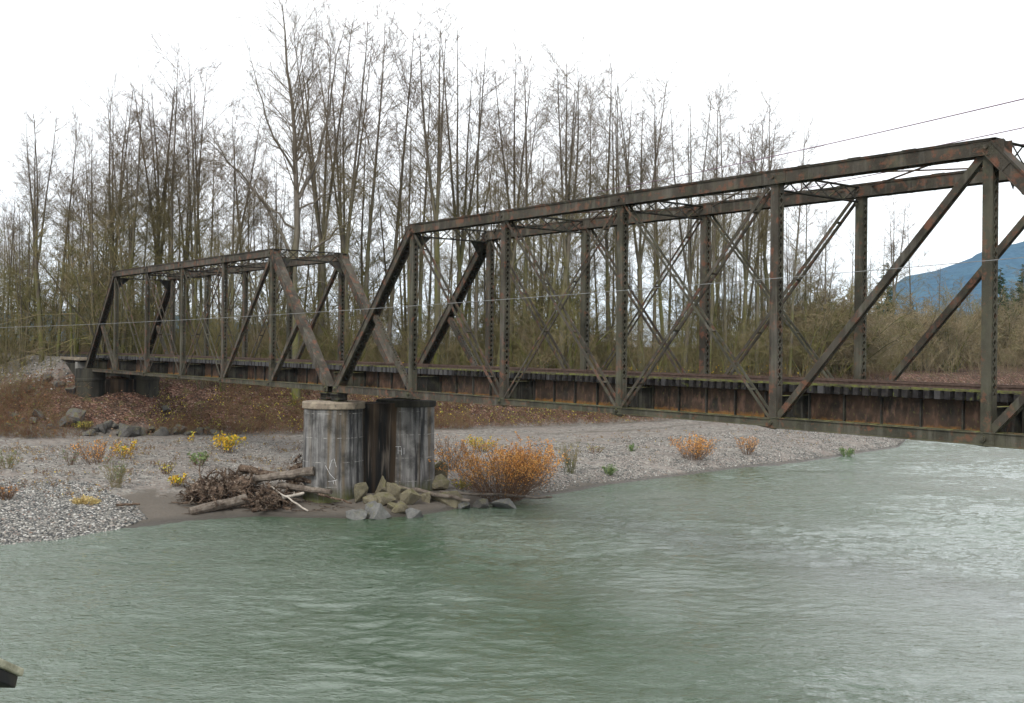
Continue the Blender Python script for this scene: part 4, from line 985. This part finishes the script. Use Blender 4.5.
# small sticks as debris
n=260; px_=g.uniform(185,345,n); v_=interp(SH,px_)+g.uniform(.8,7,n); X,Y=pv(px_,v_); Z=groundz(px_,v_,X,Y)+.04
a=g.uniform(0,6.28,n); d=np.stack([np.cos(a),np.sin(a),np.zeros(n)],1); P,Rr=grow(np.stack([X,Y,Z],1),d,g.uniform(.2,.9,n),np.full(n,.022),np.full(n,.01),4,g,.2,0); P[:,:,2]=Z[:,None]+.02
V,F=tubes_np(P,Rr,4); tag(link('stick_litter',rawmesh('stick_litter',V,None,F,rootm),None,None,'stuff'),'scattered twigs and bark on the sand below the driftwood','stick litter')
# ------------------------------------------------------------------ shrubs and plants
def shrub(px,yb,wp,hp,leafmat,stemmat,label,seed,name='shrub',nst=40,nleaf=500,ls=.07,cat='shrub',group=None,leafbias=0,vv=None,lean=.8):
    g=np.random.default_rng(seed); v=hitv(px,yb); X,Y=pv(px,v)
    if vv: v=vv; X,Y=pv(px,v)
    z=gz(X,Y); w_=wp*v/FPX; h_=hp*v/FPX
    e=empty(name,(X,Y,z),label,cat,group)
    a=g.uniform(0,6.28,nst); rr_=g.random(nst)**.5; l=rr_*w_/h_*.55*lean
    b=np.stack([np.cos(a)*rr_*w_*.22,np.sin(a)*rr_*w_*.22,np.zeros(nst)],1); d=np.stack([np.cos(a)*l,np.sin(a)*l,np.ones(nst)],1); dl=np.linalg.norm(d,axis=1,keepdims=True); d/=dl
    L=h_*g.uniform(.65,1.0,nst)*np.clip(dl[:,0],1,1.25)
    P,Rr=grow(b,d,L,np.full(nst,.014),np.full(nst,.006),5,g,.12,.03); A=[tubes_np(P,Rr,3)]
    bb,dn,L2,r2,t=spawn(P,Rr,9,.15,42,.33,g,1,1,.15); P2,R2_=grow(bb,dn,L2,np.full(len(L2),.008),np.full(len(L2),.005),3,g,.15,0); A.append(tubes_np(P2,R2_,3))
    V,F=join(A); link('stems',rawmesh('stems',V,None,F,stemmat),e)
    if nleaf:
        Q_=P2.reshape(-1,3); hh=Q_[:,2]/h_; wgt=np.clip(hh-leafbias,0.02,None); wgt/=wgt.sum(); k=g.choice(len(Q_),nleaf,p=wgt); pts=Q_[k]+g.normal(0,.05,(nleaf,3))
        leaves('leaves',pts,ls,leafmat,seed+1,e)
    return e
shrub(503,500,90,54,orange,redst,'big rounded orange russet shrub at the water edge right of the tall pier',11,nst=170,nleaf=9000,ls=.05,leafbias=.28,lean=1.2)
shrub(522,482,52,32,orange,redst,'smaller orange shrub growing behind the right side of the big one',12,nst=90,nleaf=3000,ls=.05,leafbias=.2,lean=1.2)
shrub(482,452,34,15,yellow,redst,'low yellow leafed bush behind the big orange shrub',13,nst=30,nleaf=600,ls=.06)
shrub(455,470,40,36,orange,redst,'thin grey leafless twiggy shrub between pier and orange shrub',14,nst=40,nleaf=120,ls=.05)
shrub(229,455,35,19,yellow,redst,'bright yellow leafy bush on the gravel left of the tall pier',15,nst=26,nleaf=750,ls=.085)
shrub(192,446,8,12,yellow,redst,'tiny yellow sapling at the back edge of the gravel, left of the bright yellow bush',16,nst=4,nleaf=26,ls=.1)
shrub(200,469,22,14,greenl,redst,'small green plant with orange leaves between yellow bush and root pile',17,nst=22,nleaf=420,ls=.07)
shrub(127,463,28,18,yellow,redst,'golden yellow leafed sapling on the left gravel bar',18,nst=18,nleaf=260,ls=.085)
shrub(100,468,60,24,orange,redst,'loose orange twiggy shrub left of the golden sapling',19,nst=40,nleaf=480,ls=.06)
shrub(118,492,24,30,greenl,thick_m,'tall grey green weed clump on the left cobbles',20,'plant',26,160,.05,'plant')
shrub(10,474,26,20,greenl,thick_m,'grey green weed clump at the left edge of the gravel',21,'plant',24,120,.05,'plant')
shrub(72,470,16,15,greenl,redst,'small dark weed beside the orange twiggy shrub',22,'plant',18,90,.05,'plant')
shrub(88,508,32,8,tanm,tanm,'flat tuft of straw yellow grass among the cobbles',23,'grass_tuft',110,300,.06,'grass tuft',None,0,None,1.6)
shrub(8,505,24,16,orange,redst,'dark red brown weed tuft low at the left edge',24,'plant',40,80,.05,'plant')
shrub(178,490,18,12,yellow,redst,'patch of orange yellow leaves at the left end of the root pile',25,'plant',20,260,.075,'plant')
shrub(168,478,14,12,ygreen,redst,'low mixed green and brown weed left of the root pile',26,'plant',20,120,.06,'plant')
shrub(695,458,42,24,orange,redst,'round orange shrub alone on the gravel bar under the near span',27,nst=60,nleaf=1500,ls=.055)
shrub(748,452,22,18,orange,redst,'smaller faded orange shrub right of the round orange one',28,nst=34,nleaf=420,ls=.05)
shrub(611,474,14,10,greenl,greenl,'small bright green plant near the water on the gravel bar',29,'plant',30,300,.06,'plant')
shrub(633,450,9,7,greenl,greenl,'tiny green plant higher up the gravel bar',30,'plant',20,120,.06,'plant')
shrub(848,453,16,9,greenl,greenl,'low green tuft near the right tip of the gravel bar',31,'plant',30,260,.07,'plant')
shrub(572,473,24,34,ygreen,thick_m,'thin tall grey weeds just right of the big orange shrub',32,'plant',26,70,.05,'plant')
shrub(597,452,20,8,ygreen,redst,'low brownish weed in the middle of the gravel bar',33,'plant',18,90,.05,'plant')
shrub(435,480,16,18,ygreen,redst,'small mossy bush hugging the right side of the pier',34,'shrub',20,160,.06,'shrub')
shrub(462,490,30,10,ygreen,redst,'low yellow green leaves at the foot of the twiggy shrub',35,'plant',20,200,.07,'plant')
shrub(84,425,20,8,ygreen,thick_m,'bright moss green clump on the rocks below the low dark pier',36,'moss_clump',60,500,.06,'moss',None,0,99.2)
shrub(10,372,36,44,ygreen,thick_m,'bare mossy bush on the slope at the left edge',37,'shrub',20,60,.06,'shrub',None,0,103)
def barweeds(name,n,px0,px1,d0,d1,mat,lmat,label,seed,thr=.1,h=.45,nl=2):
    g=np.random.default_rng(seed); p,px,v=shore(n,px0,px1,d0,d1,g); p=p[vnoise(p[:,0],p[:,1],.45,seed)>thr]
    o=thicket(name,p,g.uniform(.12,h,len(p)),mat,seed,5,.008,.6,.8,None,'stuff',60); tag(o,label,'weeds')
    q=np.repeat(p,nl,0); q=q+g.normal(0,.12,q.shape); q[:,2]=np.abs(q[:,2]-np.repeat(p[:,2],nl))+np.repeat(p[:,2],nl)+.03; leaves('weed_leaves',q,.05,lmat,seed+1,o,'stuff')
mixl=leafm('mixed_autumn_leaves',(.34,.17,.05),(.16,.15,.05),(.45,.33,.06))
barweeds('bar_weeds',2200,-60,300,7,36,bramble_m,mixl,'low brown and green weeds scattered over the left gravel bar',61)
barweeds('shore_weeds',1100,470,880,5,30,bramble_m,mixl,'sparse low weeds over the gravel bar right of the tall pier',62,.25,.35)
# marker post beside the track
X,Y=pv(16,128); z=gz(X,Y); e=empty('marker_post',(X,Y,z),'thin pale marker post with white top beside the track at the left edge','marker post')
c=MB(); c.tube([(0,0,0),(0,0,3.1)],.05,8); c.build('post',steel_gr,e); c=MB(); c.abox(-.16,.16,-.1,.1,2.4,3.3); c.build('sign_plate',white_paint,e)
# ------------------------------------------------------------------ wires
cable=simple('grey_cable',(.2,.2,.2),(.16,.16,.16),5,.6); cable_p=simple('mauve_cable',(.2,.12,.16),(.16,.10,.14),5,.5)
def wire(a,b,mat,label,r=.018,sag=.25):
    A=P3(*a);B=P3(*b); n=24; c=MB(); c.tube([A*(1-t)+B*t-np.array((0,0,sag*4*t*(1-t))) -A for t in np.linspace(0,1,n)],r,6,True); o=c.build('overhead_wire',mat,None,smooth=True); o.location=A; return tag(o,label,'wire','overhead wires')
wire((-60,329,62),(1110,250,25),cable,'pale thin wire crossing in front of both spans at mid height',.009,.33)
wire((560,198,150),(1120,76,52),cable_p,'highest dark wire rising to the right above the near span',.035,.4)
wire((560,216,150),(1120,107,54),cable_p,'second dark wire, just above the top chord of the near span',.03,.4)
wire((560,230,150),(1120,124,56),cable_p,'lowest dark wire, passing behind the top chord of the near span',.03,.4)
# beam end of the viewer's bridge at the lower left corner
A=P3(-30,648,7.0); B=P3(15,668,7.6)
e=empty('bridge_rail_beam',tuple(A),'weathered pale beam end with dark underside poking in at the lower left corner','beam')
d=B-A; L=np.linalg.norm(d); d/=L; nrm=np.cross(d,(0,0,1.)); nrm/=np.linalg.norm(nrm); upn=np.cross(nrm,d)
c=MB(); c.box(d*(L/2-.6)-upn*.03,(d,nrm,upn),(L/2+.6,.07,.028)); c.build('beam',simple('weathered_pale_timber',(.34,.33,.24),(.2,.19,.13),6),e,bevel=.012)
c=MB(); c.box(d*(L/2-.62)-upn*.10,(d,nrm,upn),(L/2+.58,.055,.04)); c.build('lower_plank',conc_blk,e,bevel=.008)
c=MB(); c.box(d*(L-.22)-upn*.012,(d,nrm,upn),(.07,.02,.01)); c.build('bolt',steel_dk,e)

# ------------------------------------------------------------------ haze
hz=MB(); hz.abox(-11500,1500,-4200,11500,-60,700)
hm=bpy.data.materials.new('haze'); hm.use_nodes=True; t=hm.node_tree; t.nodes.clear()
ho=t.nodes.new('ShaderNodeOutputMaterial'); hv=t.nodes.new('ShaderNodeVolumePrincipled'); hv.inputs['Color'].default_value=(.5,.76,1,1); hv.inputs['Density'].default_value=.000035; hv.inputs['Anisotropy'].default_value=0
t.links.new(hv.outputs[0],ho.inputs['Volume'])
try: hm.cycles.homogeneous_volume=True
except Exception: pass
hz.build('haze',hm,None,kind='stuff')
